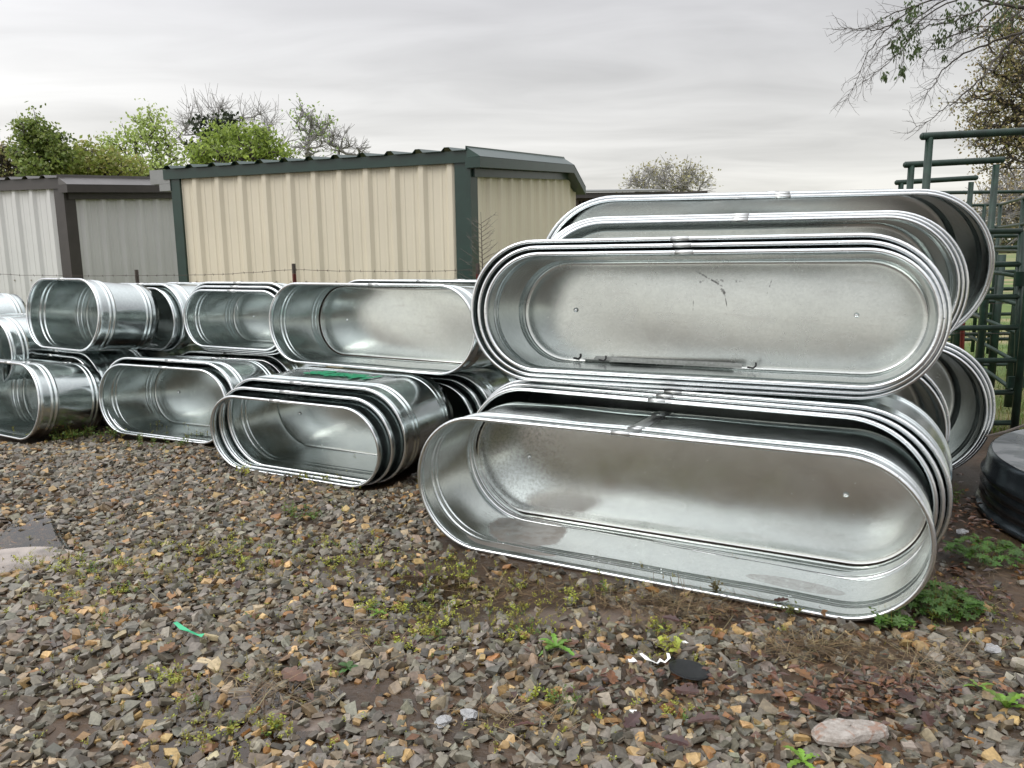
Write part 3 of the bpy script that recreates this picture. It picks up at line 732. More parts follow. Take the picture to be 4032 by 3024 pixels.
for nw, (dz, lab) in enumerate(((0.065, 'top strand of rusty barbed wire across the shed walls'), (0.42, 'second strand of rusty barbed wire, seen at the left and right ends'), (0.70, 'third strand of rusty barbed wire behind the tanks'))):
    b = MB(); pts = []
    order = sorted(FP); zs_ = {}
    for i in range(len(order) - 1):
        a, c = Vector(order[i]), Vector(order[i + 1]); n = 16
        for k in range(n):
            t = k / n; p_ = a.lerp(c, t); sag = -0.02 * math.sin(math.pi * t)
            pts.append((p_.x, p_.y - 0.035, p_.z - dz + sag + wr.uniform(-0.003, 0.003)))
    c = Vector(order[-1]); pts.append((c.x, c.y - 0.035, c.z - dz)); pts.append((c.x + 1.6, c.y - 0.3, c.z - dz - 0.02))
    b.tube(pts, 0.0026, 5)
    tot = 0
    for i in range(len(pts) - 1):
        a, c = Vector(pts[i]), Vector(pts[i + 1]); l = (c - a).length; m = max(1, int(round(l / 0.13)))
        for k in range(m):
            q = a.lerp(c, (k + wr.random() * 0.3) / m)
            for s in (-1, 1):
                v = Vector((wr.uniform(-0.6, 0.6), wr.uniform(-0.5, 0.5), s)).normalized() * 0.017
                b.tube([q - v * 0.35, q + v], [0.0026, 0.0012], 4)
    tag(b.build('barbed_wire', M_WIRE), lab, 'barbed wire', 'strands of the barbed wire fence')

# ------------------------------------------------------------------ green corral panels
def pipe(mb, pts, r): mb.tube(pts, r, 12)
def bow_gate(y, lx, ltop, rx, rtop, label, r=0.027, rail2=None):
    a = at(lx, ltop, y); c = at(rx, rtop, y); zt = (a.z + c.z) / 2
    root = empty('bow_gate', ((a.x + c.x) / 2, y, 0)); tag(root, label, 'corral gate', 'tall bow gates of the corral')
    hx = (c.x - a.x) / 2
    for s in (-1, 1):
        b = MB(); pipe(b, [(s * (hx - 0.045), 0, 0), (s * (hx - 0.045), 0, zt - r * 0.9)], r); b.build('upright', M_PIPE, root, True)
    b = MB(); sl = (c.z - a.z) / 2
    pipe(b, [(-hx - r * 0.35, 0, zt - sl), (-hx, 0, zt - sl), (hx, 0, zt + sl), (hx + r * 0.35, 0, zt + sl)], r)
    for s in (-1, 1):
        b.tube([(s * (hx + r * 0.35), 0, zt + s * sl), (s * (hx + r * 0.8), 0, zt + s * sl)], [r, r * 0.6], 12)
    b.build('top_rail', M_PIPE, root, True)
    return root
bow_gate(5.9, 3636, 537, 4130, 512, 'nearest and tallest looking green pipe gate, cut by the right edge')
bow_gate(6.9, 3568, 649, 3945, 629, 'second green pipe gate, its whole top rail above the tanks')
bow_gate(8.7, 3532, 719, 3842, 700, 'third and farthest green pipe gate, lowest top rail above the tanks')
def panel(x0, y0, x1, y1, zs, label, rp=0.02, rr=0.019, lean=0.0, uprights=(0.0, 1.0), top=None, mesh=False):
    root = empty('corral_panel', (x0, y0, 0)); tag(root, label, 'corral panel', 'green pipe corral panels')
    d = Vector((x1 - x0, y1 - y0, 0)); zt = max(zs) if top is None else top
    for u in uprights:
        b = MB(); q = d * u; e = d.normalized() * lean
        pipe(b, [(q.x - e.x * (zt), q.y - e.y * zt, 0.06), (q.x, q.y, zt)], rp); b.build('upright', M_PIPE, root, True)
    for z in zs:
        e = d.normalized() * lean * (zt - z); b = MB(); pipe(b, [(-e.x, -e.y, z), (d.x - e.x, d.y - e.y, z)], rr); b.build('rail', M_PIPE, root, True)
    return root
yp = 6.0
zs5 = [at(4010, v, yp).z for v in (910, 1040, 1168, 1289, 1418, 1544, 1664)]
xr = at(4022, 912, yp).x
p5 = panel(xr, yp, xr - 1.55, yp, zs5, 'near green panel with seven rails ending beside the tanks', 0.021, 0.021, lean=0.055, uprights=(0.0, 0.985))
for v in (1098, 1502):
    b = MB(); q = at(4008 if v < 1200 else 3990, v, yp); b.box((q.x - xr, -0.03, q.z), (0.045 if v < 1200 else 0.065, 0.012, 0.055 if v < 1200 else 0.045)); b.build('latch_plate', M_PIPE, p5)
A = Vector((4.10, 6.35, 0))
zs6 = [1.49, 1.263, 1.035, 0.81, 0.58, 0.35]
panel(A.x - DS.x * 0.2, A.y - DS.y * 0.2, A.x + DS.x * 3.0, A.y + DS.y * 3.0, zs6, 'green panel running away behind the near one, wet rails catching light', 0.022, 0.017, uprights=(0.0, 0.5, 1.0))
panel(at(3660, 760, 9.4).x, 9.4, at(4300, 748, 9.4).x, 9.4, [at(3850, 757, 9.4).z, 1.62, 1.3, 1.0, 0.7, 0.4], 'tall far panel whose top rail crosses behind the gates', 0.024, 0.021, uprights=(0.05, 0.40, 0.9))
panel(at(3800, 809, 10.8).x, 10.8, at(3940, 806, 10.8).x, 10.8, [at(3850, 808, 10.8).z, 1.75, 1.45, 1.15, 0.85, 0.55, 0.3], 'narrow far panel behind the second gate, close set rails', 0.024, 0.02, uprights=(0.1, 0.55, 1.0))
q0 = at(3940, 805, 10.6)
panel(q0.x, 10.6, 5.35, 7.9, [q0.z, 1.75, 1.45, 1.15, 0.85, 0.5], 'far panel slanting toward the viewer at the right edge', 0.022, 0.019, uprights=(0.0, 0.5, 1.0))
panel(at(3760, 900, 8.0).x, 8.0, at(4200, 900, 8.0).x, 8.0, [1.25, 0.95, 0.62, 0.3], 'low panel behind the second gate, wide flat posts', 0.040, 0.017, uprights=(0.10, 0.32, 0.44, 0.8), top=1.42)
panel(at(4020, 1000, 7.0).x, 7.0, at(4400, 1000, 7.0).x, 7.1, [1.55, 1.25, 0.95, 0.62, 0.3], 'panel starting at the right picture edge behind the latch plates', 0.040, 0.02, uprights=(0.02, 0.9))

# ------------------------------------------------------------------ ground
PUD = [(gnd(-90, 2160), 0.62, 0.40), (gnd(170, 2040), 0.48, 0.20), (gnd(-420, 2160), 0.8, 0.5)]
FILM = [(gnd(880, 2760), 0.42, 0.17), (gnd(1130, 2930), 0.40, 0.10), (gnd(1640, 2330), 0.34, 0.20), (gnd(250, 2640), 0.5, 0.12), (gnd(2250, 2560), 0.45, 0.09)]
rs = np.random.RandomState(3)
def vnoise(x, y, seed, sc):
    """smooth pseudo-noise from summed sines, about -1..1"""
    r = np.random.RandomState(seed); o = np.zeros_like(x)
    for _ in range(9):
        a = r.uniform(0, 6.283); k = sc * r.uniform(0.5, 2.0); o = o + np.sin(k * (np.cos(a) * x + np.sin(a) * y) + r.uniform(0, 6.283))
    return o / 3.6
def hgt(x, y):
    x = np.asarray(x, float); y = np.asarray(y, float)
    h = 0.006 * vnoise(x, y, 1, 3.2) + 0.004 * vnoise(x, y, 2, 9)
    near = np.clip((9.0 - y) / 2.0, 0, 1)
    for (c, a, bq), dep in [(q, 0.020) for q in PUD] + [(q, 0.014) for q in FILM]:
        e = ((x - c.x) / a) ** 2 + ((y - c.y) / bq) ** 2 + 0.45 * vnoise(x, y, 7, 6)
        h = h - dep * np.clip(1.25 - e, 0, 1) ** 0.8 * 0.9
    return h * near - 0.004 - 0.07 * np.clip((y - 6.1) / 1.0, 0, 1) * np.clip((-0.8 - x) / 1.2, 0, 1) * np.clip((40 - y) / 30, 0, 1)
def axis(lo, hi, f0, f1, stepf):
    fine = np.arange(f0, f1, stepf); L_, a = [], stepf
    x = f0
    while x > lo: a *= 1.25; x -= a; L_.append(max(x, lo))
    R_, a, x = [], stepf, fine[-1]
    while x < hi: a *= 1.25; x += a; R_.append(min(x, hi))
    return np.array(sorted(set(L_)) + list(fine) + R_)
gx, gy = axis(-700, 700, -6.5, 4.5, 0.04), axis(-60, 1200, 1.2, 8.5, 0.04)
XX, YY = np.meshgrid(gx, gy); ZZ = hgt(XX, YY)
nx = len(gx); idx = (np.arange(len(gy) - 1)[:, None] * nx + np.arange(nx - 1)[None, :]).ravel()
quads = np.c_[idx, idx + 1, idx + nx + 1, idx + nx]
t = NT('ground_soil'); v = t.coord('Object')
nA = t.noise(v, 1.4, 7, 0.62); nB = t.noise(v, 24, 6, 0.65); nC = t.noise(v, 0.35, 4)
mud = t.mix(t.rng(nA, 0.35, 0.65, 0, 1), (0.028, 0.016, 0.008), (0.085, 0.050, 0.026))
mud = t.mix(t.rng(nB, 0.4, 0.7, 0, 0.6), mud, (0.040, 0.030, 0.022))
sat = t.node('ShaderNodeAttribute', attribute_name='col'); mud = t.mix(sat.outputs['Fac'], mud, t.mix(t.rng(nB, 0.35, 0.65, 0, 1), (0.46, 0.37, 0.31), (0.60, 0.51, 0.45)))  # silt colour, paled to hold the puddle's sky reflection
gr = t.mix(t.rng(t.noise(v, 3.0, 6, 0.7), 0.35, 0.65, 0, 1), (0.055, 0.105, 0.018), (0.12, 0.165, 0.035))
gr = t.mix(t.rng(nC, 0.46, 0.6, 0, 0.85), gr, (0.27, 0.215, 0.115))
sx = t.node('ShaderNodeSeparateXYZ'); t.l.new(v, sx.inputs[0])
gf = t.rng(t.math('ADD', t.math('ADD', sx.outputs[1], t.math('MULTIPLY', sx.outputs[0], 0.25)), t.math('MULTIPLY', nA, 1.2)), 8.0, 8.9, 0, 1, True)
t.set(Base_Color=t.mix(gf, mud, gr), Roughness=t.mix(gf, t.rng(nA, 0.35, 0.65, 0.28, 0.6), (0.8, 0.8, 0.8)), Normal=t.bump(nB, 0.5, 0.02))
M_GROUND = t.m
SILT_SHEEN = [(gnd(60, 2205), 0.40, 0.17, 1.0), (gnd(1400, 2850), 0.16, 0.05, 0.22), (gnd(880, 2780), 0.36, 0.13, 0.2), (gnd(2250, 2430), 0.4, 0.08, 0.15), (gnd(1420, 2960), 0.22, 0.05, 0.3)]  # silt patches; the left puddle's also carries a painted sky reflection
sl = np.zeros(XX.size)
for c, a, bq, k in SILT_SHEEN:
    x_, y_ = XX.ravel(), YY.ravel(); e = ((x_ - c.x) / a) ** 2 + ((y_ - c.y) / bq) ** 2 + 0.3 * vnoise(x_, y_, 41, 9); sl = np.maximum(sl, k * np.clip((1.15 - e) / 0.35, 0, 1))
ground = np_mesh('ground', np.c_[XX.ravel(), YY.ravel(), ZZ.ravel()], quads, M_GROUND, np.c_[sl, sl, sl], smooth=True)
tag(ground, kind='structure')
# water
t = NT('puddle_water'); v = t.coord('Object')
gl = t.node('ShaderNodeBsdfGlossy'); gl.inputs['Roughness'].default_value = 0.015; gl.inputs[0].default_value = (1, 1, 1, 1)
tp = t.node('ShaderNodeBsdfTransparent'); tp.inputs[0].default_value = (0.88, 0.81, 0.70, 1)
fr = t.node('ShaderNodeFresnel'); fr.inputs[0].default_value = 1.55
bmp = t.bump(t.noise(v, 9, 3), 0.02, 0.01); t.l.new(bmp, gl.inputs['Normal']); t.l.new(bmp, fr.inputs['Normal'])
ms = t.node('ShaderNodeMixShader'); t.l.new(fr.outputs[0], ms.inputs[0]); t.l.new(tp.outputs[0], ms.inputs[1]); t.l.new(gl.outputs[0], ms.inputs[2]); t.l.new(ms.outputs[0], t.out.inputs[0])
M_WATER = t.m
t2 = NT('silty_water_painted_sheen'); v2 = t2.coord('Object')
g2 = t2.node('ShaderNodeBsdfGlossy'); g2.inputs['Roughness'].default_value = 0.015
d2 = t2.node('ShaderNodeBsdfDiffuse'); d2.inputs[0].default_value = (0.50, 0.435, 0.385, 1)  # pale diffuse: suspended silt plus the sky's reflection painted in
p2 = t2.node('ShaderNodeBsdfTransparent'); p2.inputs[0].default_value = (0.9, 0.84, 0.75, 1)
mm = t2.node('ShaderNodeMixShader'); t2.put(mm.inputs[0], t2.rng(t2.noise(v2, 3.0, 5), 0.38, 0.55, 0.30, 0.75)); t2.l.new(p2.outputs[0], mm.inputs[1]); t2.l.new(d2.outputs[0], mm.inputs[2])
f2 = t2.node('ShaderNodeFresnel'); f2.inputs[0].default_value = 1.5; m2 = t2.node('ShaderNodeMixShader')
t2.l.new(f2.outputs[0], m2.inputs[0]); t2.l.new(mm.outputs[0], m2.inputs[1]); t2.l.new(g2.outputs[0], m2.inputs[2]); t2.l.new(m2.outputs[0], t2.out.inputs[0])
M_SILTY_SHEEN = t2.m
def water(c, a, bq, z, seed, m=None):
    r = random.Random(seed); V = [(c.x, c.y, z)]; n = 40
    ph = [r.uniform(0, 6.28) for _ in range(4)]
    for i in range(n):
        w = 2 * math.pi * i / n; k = 1.22 + 0.10 * math.sin(2 * w + ph[0]) + 0.08 * math.sin(3 * w + ph[1]) + 0.05 * math.sin(5 * w + ph[2])
        V.append((c.x + a * k * math.cos(w), c.y + bq * k * math.sin(w), z))
    tag(new_obj('water', V, [(0, 1 + i, 1 + (i + 1) % n) for i in range(n)], m or M_WATER), kind='structure')
for i, (c, a, bq) in enumerate(PUD): water(c, a * 1.1, bq * 1.1, -0.0125 - 0.0004 * i, 50 + i)
c_ = gnd(20, 2212); water(c_, 0.36, 0.19, -0.0108, 71, M_SILTY_SHEEN)
for i, (c, a, bq) in enumerate(FILM): water(c, a * 1.15, bq * 1.15, -0.0105 - 0.0003 * i, 60 + i)

# ------------------------------------------------------------------ gravel
MUDZ = [(gnd(1560, 2230), 0.42, 0.20, 0.62), (gnd(1750, 2430), 0.5, 0.12, 0.5), (gnd(1300, 2060), 0.45, 0.12, 0.4), (gnd(60, 2205), 0.40, 0.17, 0.45), (gnd(1950, 2270), 0.75, 0.20, 0.75), (gnd(2350, 2400), 0.75, 0.20, 0.55), (gnd(3700, 2330), 0.8, 0.35, 0.6), (gnd(3850, 2150), 0.7, 0.6, 0.55), (gnd(1350, 2830), 0.20, 0.08, 0.5),
        (gnd(3250, 2560), 0.45, 0.10, 0.6), (gnd(600, 1730), 0.8, 0.18, 0.6), (gnd(1480, 2720), 0.15, 0.08, 0.7), (gnd(3500, 2640), 0.5, 0.08, 0.55), (gnd(2000, 2390), 0.5, 0.14, 0.4)]
import bmesh
def rock_templates(n, seed):
    """angular crushed stone: jittered, skewed blocks with chopped corners"""
    r = np.random.RandomState(seed); T = []
    for k in range(n):
        bm = bmesh.new(); pts = []
        for sx_ in (-1, 1):
            for sy_ in (-1, 1):
                for sz_ in (-1, 1):
                    q = np.array([sx_, sy_, sz_]) * r.uniform(0.45, 1.0, 3)
                    if r.uniform() < 0.4:
                        for a in range(3):
                            e = q.copy(); e[a] *= r.uniform(0.35, 0.75); pts.append(e)
                    else: pts.append(q)
        pts = np.array(pts) * np.array([1.0, r.uniform(0.58, 0.95), r.uniform(0.32, 0.62)])
        sh = np.eye(3) + r.normal(0, 0.22, (3, 3)) * (1 - np.eye(3)); pts = pts @ sh
        for q in pts: bm.verts.new(q)
        bmesh.ops.convex_hull(bm, input=bm.verts)
        bmesh.ops.delete(bm, geom=[g for g in bm.verts if not g.link_faces], context='VERTS')
        bmesh.ops.triangulate(bm, faces=bm.faces)
        bmesh.ops.recalc_face_normals(bm, faces=bm.faces)
        bm.verts.index_update()
        T.append((np.array([v_.co[:] for v_ in bm.verts]), np.array([[v_.index for v_ in f.verts] for f in bm.faces]))); bm.free()
    return T
TPL = rock_templates(26, 11)
def rotm(r, n, tilt):
    a = r.uniform(0, 6.283, n); b_ = r.normal(0, tilt, n); c_ = r.normal(0, tilt, n)
    ca, sa, cb, sb, cc, sc_ = np.cos(a), np.sin(a), np.cos(b_), np.sin(b_), np.cos(c_), np.sin(c_)
    Rz = np.zeros((n, 3, 3)); Rz[:, 0, 0] = ca; Rz[:, 0, 1] = -sa; Rz[:, 1, 0] = sa; Rz[:, 1, 1] = ca; Rz[:, 2, 2] = 1
    Rx = np.zeros((n, 3, 3)); Rx[:, 0, 0] = 1; Rx[:, 1, 1] = cb; Rx[:, 1, 2] = -sb; Rx[:, 2, 1] = sb; Rx[:, 2, 2] = cb
    Ry = np.zeros((n, 3, 3)); Ry[:, 1, 1] = 1; Ry[:, 0, 0] = cc; Ry[:, 0, 2] = sc_; Ry[:, 2, 0] = -sc_; Ry[:, 2, 2] = cc
    return Rz @ Rx @ Ry
PAL = np.array([(0.155, 0.150, 0.140), (0.205, 0.200, 0.187), (0.118, 0.118, 0.114), (0.165, 0.140, 0.112), (0.30, 0.235, 0.150), (0.37, 0.29, 0.19), (0.42, 0.37, 0.28), (0.265, 0.145, 0.060), (0.15, 0.095, 0.062), (0.080, 0.070, 0.058), (0.215, 0.17, 0.13), (0.25, 0.245, 0.235)])
PW = np.array([0.25, 0.17, 0.16, 0.15, 0.055, 0.034, 0.022, 0.022, 0.025, 0.04, 0.04, 0.05]); PW /= PW.sum(); PAL = PAL * np.array([0.88, 0.805, 0.665]); PAL[[4, 5]] *= np.array([1.22, 1.12, 0.92])
FOOT = [(0.559, 3.413, -28, 2.395, .7), (0.79, 3.82, -30.5, 2.42, .8), (-1.503, 5.194, -28.2, 1.515, .55), (-1.43, 5.25, -28.2, 1.58, .65), (-2.93, 6.39, -25.6, 1.5, .62), (-4.48, 6.65, -31.6, 1.4, .65)]
def gravel(name, N, seed, size0, size1, zlift, region, dark=1.0):
    r = np.random.RandomState(seed)
    y = np.sqrt(r.uniform(region[0] ** 2, region[1] ** 2, N)); x = r.uniform(-1, 1, N) * (0.76 * y + 0.35)
    keep = np.ones(N, bool)
    for c, a, bq, dn in MUDZ:
        e = ((x - c.x) / a) ** 2 + ((y - c.y) / bq) ** 2 + 0.5 * vnoise(x, y, 21, 7)
        keep &= ~((e < 1) & (r.uniform(0, 1, N) < dn))
    keep &= ~((x > 1.75) & (y > 2.9) & (r.uniform(0, 1, N) < 0.6))
    keep &= ~((y > 3.6 + 0.0 * x) & (x > 0.6) & (y > 3.75 - 0.53 * (x - 0.55)))       # under the big stack
    keep &= ~((y > 5.7 - 0.53 * (x + 1.5)) & (r.uniform(0, 1, N) < 0.9))
    for fx, fy_, yw_, L_, W_ in FOOT:
        a = math.radians(yw_); u = (x - fx) * math.cos(a) + (y - fy_) * math.sin(a); d_ = -(x - fx) * math.sin(a) + (y - fy_) * math.cos(a)
        keep &= ~((np.abs(u) < L_ / 2 - 0.10) & (d_ > -0.030) & (d_ < 0.62))
    clump = vnoise(x, y, 33, 5)
    keep &= r.uniform(0, 1, N) < 0.88 + 0.16 * clump
    x, y = x[keep], y[keep]; N = len(x)
    s = r.uniform(size0, size1, N) * np.exp(r.normal(0, 0.30, N)); s = np.clip(s, size0 * 0.6, min(size1 * 1.45, 0.031))
    z = hgt(x, y) + zlift + s * 0.18
    Rm = rotm(r, N, 0.30); ti = r.randint(0, len(TPL), N); ci = r.choice(len(PAL), N, p=PW)
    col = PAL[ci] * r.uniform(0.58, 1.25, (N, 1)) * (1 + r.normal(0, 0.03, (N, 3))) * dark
    Vs, Ts, Cs, base = [], [], [], 0
    for k, (tv, tf_) in enumerate(TPL):
        m = np.where(ti == k)[0]
        if not len(m): continue
        P = np.einsum('nij,vj->nvi', Rm[m], tv) * s[m][:, None, None]
        P += np.c_[x[m], y[m], z[m]][:, None, :]
        nv = len(tv); Vs.append(P.reshape(-1, 3)); Cs.append(np.repeat(col[m], nv, axis=0))
        Ts.append((tf_[None] + (np.arange(len(m)) * nv)[:, None, None] + base).reshape(-1, 3)); base += nv * len(m)
    return np.concatenate(Vs), np.concatenate(Ts), np.concatenate(Cs)
M_ROCK = vcol('wet_gravel', 0.36, 0.35, 70, 0.0, spec=0.4)
A1 = gravel('g', 82000, 5, 0.0120, 0.0215, 0.0, (1.55, 7.6))
A2 = gravel('g', 9000, 6, 0.018, 0.028, 0.006, (1.55, 6.5))
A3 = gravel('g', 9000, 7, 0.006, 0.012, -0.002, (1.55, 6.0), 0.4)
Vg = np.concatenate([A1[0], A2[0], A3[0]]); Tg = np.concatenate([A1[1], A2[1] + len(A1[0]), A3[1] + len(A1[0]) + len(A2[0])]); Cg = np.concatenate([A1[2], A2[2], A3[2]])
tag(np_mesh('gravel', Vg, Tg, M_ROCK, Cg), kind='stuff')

# ------------------------------------------------------------------ plants on the ground
class Cards:
    """vertex-coloured quads / tris gathered in one mesh"""
    def __init__(s): s.V = []; s.T = []; s.C = []
    def quad(s, a, b_, c, d, col):
        k = len(s.V); s.V += [a, b_, c, d]; s.T.append((k, k + 1, k + 2, k + 3)); s.C += [col] * 4
    def blade(s, p, d, up, L_, w, col, bend=0.5, n=3):
        p = Vector(p); d = Vector(d).normalized(); side = d.cross(Vector((0, 0, 1)))
        if side.length < 1e-3: side = Vector((1, 0, 0))
        side.normalize(); last = None
        for i in range(n + 1):
            t_ = i / n; q = p + d * (L_ * t_ * math.cos(up)) + Vector((0, 0, L_ * (t_ * math.sin(up) - bend * t_ * t_)))
            ww = w * (1 - t_) ** 0.6 * (0.6 + 0.4 * min(1, t_ * 3)) + 0.0002
            cur = (q - side * ww, q + side * ww)
            if last: s.quad(last[0], last[1], cur[1], cur[0], col)
            last = cur
    def leaf(s, p, d, nrm, L_, w, col):
        """pointed leaf of two halves with a fold"""
        p = Vector(p); d = Vector(d).normalized(); nrm = Vector(nrm).normalized(); side = d.cross(nrm).normalized()
        m = p + d * L_ * 0.45; tip = p + d * L_
        s.quad(p, m + side * w + nrm * w * 0.35, tip, m - nrm * w * 0.1, col); s.quad(p, m - nrm * w * 0.1, tip, m - side * w + nrm * w * 0.35, col)
    def build(s, name, mat, parent=None):
        return np_mesh(name, np.array([tuple(v_) for v_ in s.V]), np.array(s.T), mat, np.array(s.C), parent)
M_LEAF = vcol('green_leaf', 0.45, 0.25, 20, trans=0.35)
M_TREELEAF = vcol('tree_leaf', 0.5, 0.2, 20, trans=0.5)
M_DRY = vcol('dry_stem', 0.6, 0.3, 40)
M_DEAD = vcol('dead_leaf', 0.38, 0.4, 45, spec=0.5)
R = random.Random(77)
def rv(a, b_): return R.uniform(a, b_)
def jit(c, k=0.25): f = 1 + rv(-k, k); return tuple(max(0.0, q * f * (1 + rv(-0.08, 0.08))) for q in c)
YG = (0.36, 0.38, 0.06); GG = (0.10, 0.17, 0.03); OL = (0.24, 0.20, 0.05)
def sprig(cd, x, y, z, size, col):
    for _ in range(R.randint(2, 4)):
        a = rv(0, 6.28); el = rv(0.55, 1.35); d = Vector((math.cos(a) * math.cos(el), math.sin(a) * math.cos(el), math.sin(el))); h = size * rv(0.5, 1.1)
        top = Vector((x, y, z)) + d * h
        cd.blade((x, y, z), d, el, h, 0.0013, jit(OL), 0.0, 2)
        n = R.randint(4, 8)
        for k in range(n):
            q = Vector((x, y, z)).lerp(top, 0.3 + 0.7 * (k + 1) / n); b_ = rv(0, 6.28)
            cd.leaf(q, (math.cos(b_), math.sin(b_), rv(-0.1, 0.7)), (rv(-0.4, 0.4), rv(-0.4, 0.4), 1), size * rv(0.16, 0.34), size * rv(0.05, 0.11), jit(col))
cd = Cards()
WEED = [(800, 1690, 420, 30, 26), (1250, 1900, 330, 40, 20), (480, 2230, 420, 90, 34), (900, 2180, 380, 80, 44), (1250, 2250, 260, 90, 22), (1850, 2430, 330, 90, 60), (1700, 2260, 220, 60, 26), (250, 2350, 260, 60, 16),
        (600, 2660, 300, 110, 12), (900, 2900, 350, 90, 16), (2250, 2330, 300, 60, 18), (2650, 2540, 200, 60, 10), (1000, 2430, 700, 260, 34), (2300, 2880, 500, 90, 14), (3780, 2450, 180, 70, 16), (330, 1730, 180, 22, 12), (120, 2250, 160, 60, 8)]
for px, py, dx, dy, n in WEED:
    cl_ = [(px + R.gauss(0, dx * 0.55), py + R.gauss(0, dy * 0.5)) for _ in range(max(2, n // 5))]
    for _ in range(n):
        a = R.choice(cl_); g = gnd(a[0] + R.gauss(0, dx * 0.12), min(3000, a[1] + R.gauss(0, dy * 0.14)))
        if g.y > 9 or g.y < 1.5: continue
        sprig(cd, g.x, g.y, 0.0, rv(0.025, 0.06), YG if R.random() < 0.7 else GG)
for px, py, n in ((1180, 2040, 10), (3590, 2470, 8), (3700, 1960, 12), (330, 1722, 26), (640, 1755, 12)):
    for _ in range(n):
        g = gnd(px + R.gauss(0, 60), py + R.gauss(0, 12)); sprig(cd, g.x, g.y, 0.0, rv(0.05, 0.10), GG)
for px, py, dx, dy, n in WEED:                       # low mossy growth between the stones
    for _ in range(n * 3):
        g = gnd(px + R.gauss(0, dx * 0.75), min(3020, py + R.gauss(0, dy * 0.8)))
        if 1.5 < g.y < 8: sprig(cd, g.x, g.y, 0.004, rv(0.014, 0.036), YG if R.random() < 0.6 else OL)
tag(cd.build('weeds', M_LEAF), kind='stuff')
def rosette(px, py, n, L_, w, label, col=GG, up=(0.35, 1.0), lobed=True):
    g = gnd(px, py); root = empty('dandelion_plant', (g.x, g.y, 0.0)); tag(root, label, 'weed', None); c_ = Cards()
    for k in range(n):
        a = 6.28 * k / n + rv(-0.3, 0.3); el = rv(*up); l = L_ * rv(0.65, 1.1); d = Vector((math.cos(a), math.sin(a), 0)); side = Vector((-d.y, d.x, 0)); last = None; cc = jit(col)
        m = 9
        for i in range(m + 1):
            t_ = i / m; q = d * (l * t_ * math.cos(el)) + Vector((0, 0, l * (t_ * math.sin(el) - 0.55 * t_ * t_) + 0.012))
            ww = w * math.sin(math.pi * min(1, t_ * 0.93 + 0.05)) ** 0.7 * (0.55 + (0.45 if i % 2 else 0.0) if lobed else 1.0)
            mid = q - Vector((0, 0, ww * 0.25)); cur = (q - side * ww, mid, q + side * ww)
            if last: c_.quad(last[0], last[1], cur[1], cur[0], cc); c_.quad(last[1], last[2], cur[2], cur[1], cc)
            last = cur
    c_.build('leaf_rosette', M_LEAF, root)
rosette(2190, 2560, 9, 0.115, 0.013, 'lobed dandelion plant in the middle of the foreground gravel', (0.14, 0.27, 0.04))
rosette(1490, 2425, 6, 0.085, 0.010, 'small three leaved dandelion beside a dark twig, left of the foreground dandelion', (0.17, 0.30, 0.04))
rosette(3960, 2800, 8, 0.13, 0.016, 'large toothed dandelion near the lower right corner', (0.15, 0.27, 0.04), (0.6, 1.25))
rosette(3160, 3010, 5, 0.10, 0.012, 'bright green plant at the bottom edge beside the flat rock', (0.20, 0.36, 0.04))
rosette(1372, 2640, 6, 0.06, 0.012, 'small blue green round leaved plant in the muddy patch', (0.07, 0.15, 0.04), lobed=False)
rosette(3860, 2140, 7, 0.10, 0.012, 'dandelion in the dark shade beside the black round tank', (0.09, 0.19, 0.03))
rosette(3850, 2720, 4, 0.08, 0.008, 'small dandelion sprout up left of the large corner dandelion', (0.15, 0.27, 0.04))
def cranesbill(px, py, spread, n, label, h=0.085):
    g = gnd(px, py); root = empty('cranesbill_plant', (g.x, g.y, 0.0)); tag(root, label, 'weed', 'leafy weeds at the end of the front tank'); c_ = Cards()
    for _ in range(n):
        a = rv(0, 6.28); rr = spread * math.sqrt(R.random()); q = Vector((rr * math.cos(a), rr * 0.8 * math.sin(a), rv(0.3, 1.0) * h)); cc = jit((0.075, 0.16, 0.025), 0.4)
        c_.blade((q.x * 0.4, q.y * 0.4, 0), q - Vector((q.x * 0.4, q.y * 0.4, 0)), math.atan2(q.z, Vector((q.x * 0.6, q.y * 0.6, 0)).length + 1e-6), (q - Vector((q.x * 0.4, q.y * 0.4, 0))).length, 0.001, jit(OL), 0.0, 1)
        nr = Vector((rv(-0.5, 0.5), rv(-0.7, 0.2), 1)).normalized(); s_ = rv(0.016, 0.030); e1 = nr.cross(Vector((1, 0.2, 0))).normalized(); e2 = nr.cross(e1)
        for k in range(7):
            w = -2.3 + 4.6 * k / 6; d = e1 * math.cos(w) + e2 * math.sin(w); c_.leaf(q, d + nr * 0.1, nr, s_ * rv(0.85, 1.1), s_ * 0.22, cc)
    c_.build('leaves', M_LEAF, root)
cranesbill(3690, 2410, 0.17, 190, 'broad patch of bright leafy weeds at the right end of the front tank')
cranesbill(3520, 2478, 0.07, 34, 'small leafy weed under the round right end of the front tank', 0.06)
cranesbill(3880, 2210, 0.18, 110, 'shaded leafy weed between the nested tanks and the black tank')
def tall_weed(px, py, h, label, col):
    g = gnd(px, py); root = empty('weed_plant', (g.x, g.y, 0)); tag(root, label, 'weed'); c_ = Cards()
    for k in range(2): sprig(c_, rv(-0.015, 0.015), rv(-0.01, 0.01), 0, h, col)
    c_.build('leaves', M_LEAF, root)
tall_weed(3110, 2430, 0.085, 'small leafy weed against the bottom rim of the muddy front tank', (0.13, 0.15, 0.05))
tall_weed(2825, 2345, 0.08, 'brownish upright weed against the bottom rim, left of the leafy one', (0.13, 0.11, 0.05))
tall_weed(960, 1880, 0.09, 'bright weed touching the front rim of the lettered nest', YG)
tall_weed(2640, 2590, 0.10, 'thin yellow sprig beside the white paper strip', YG)
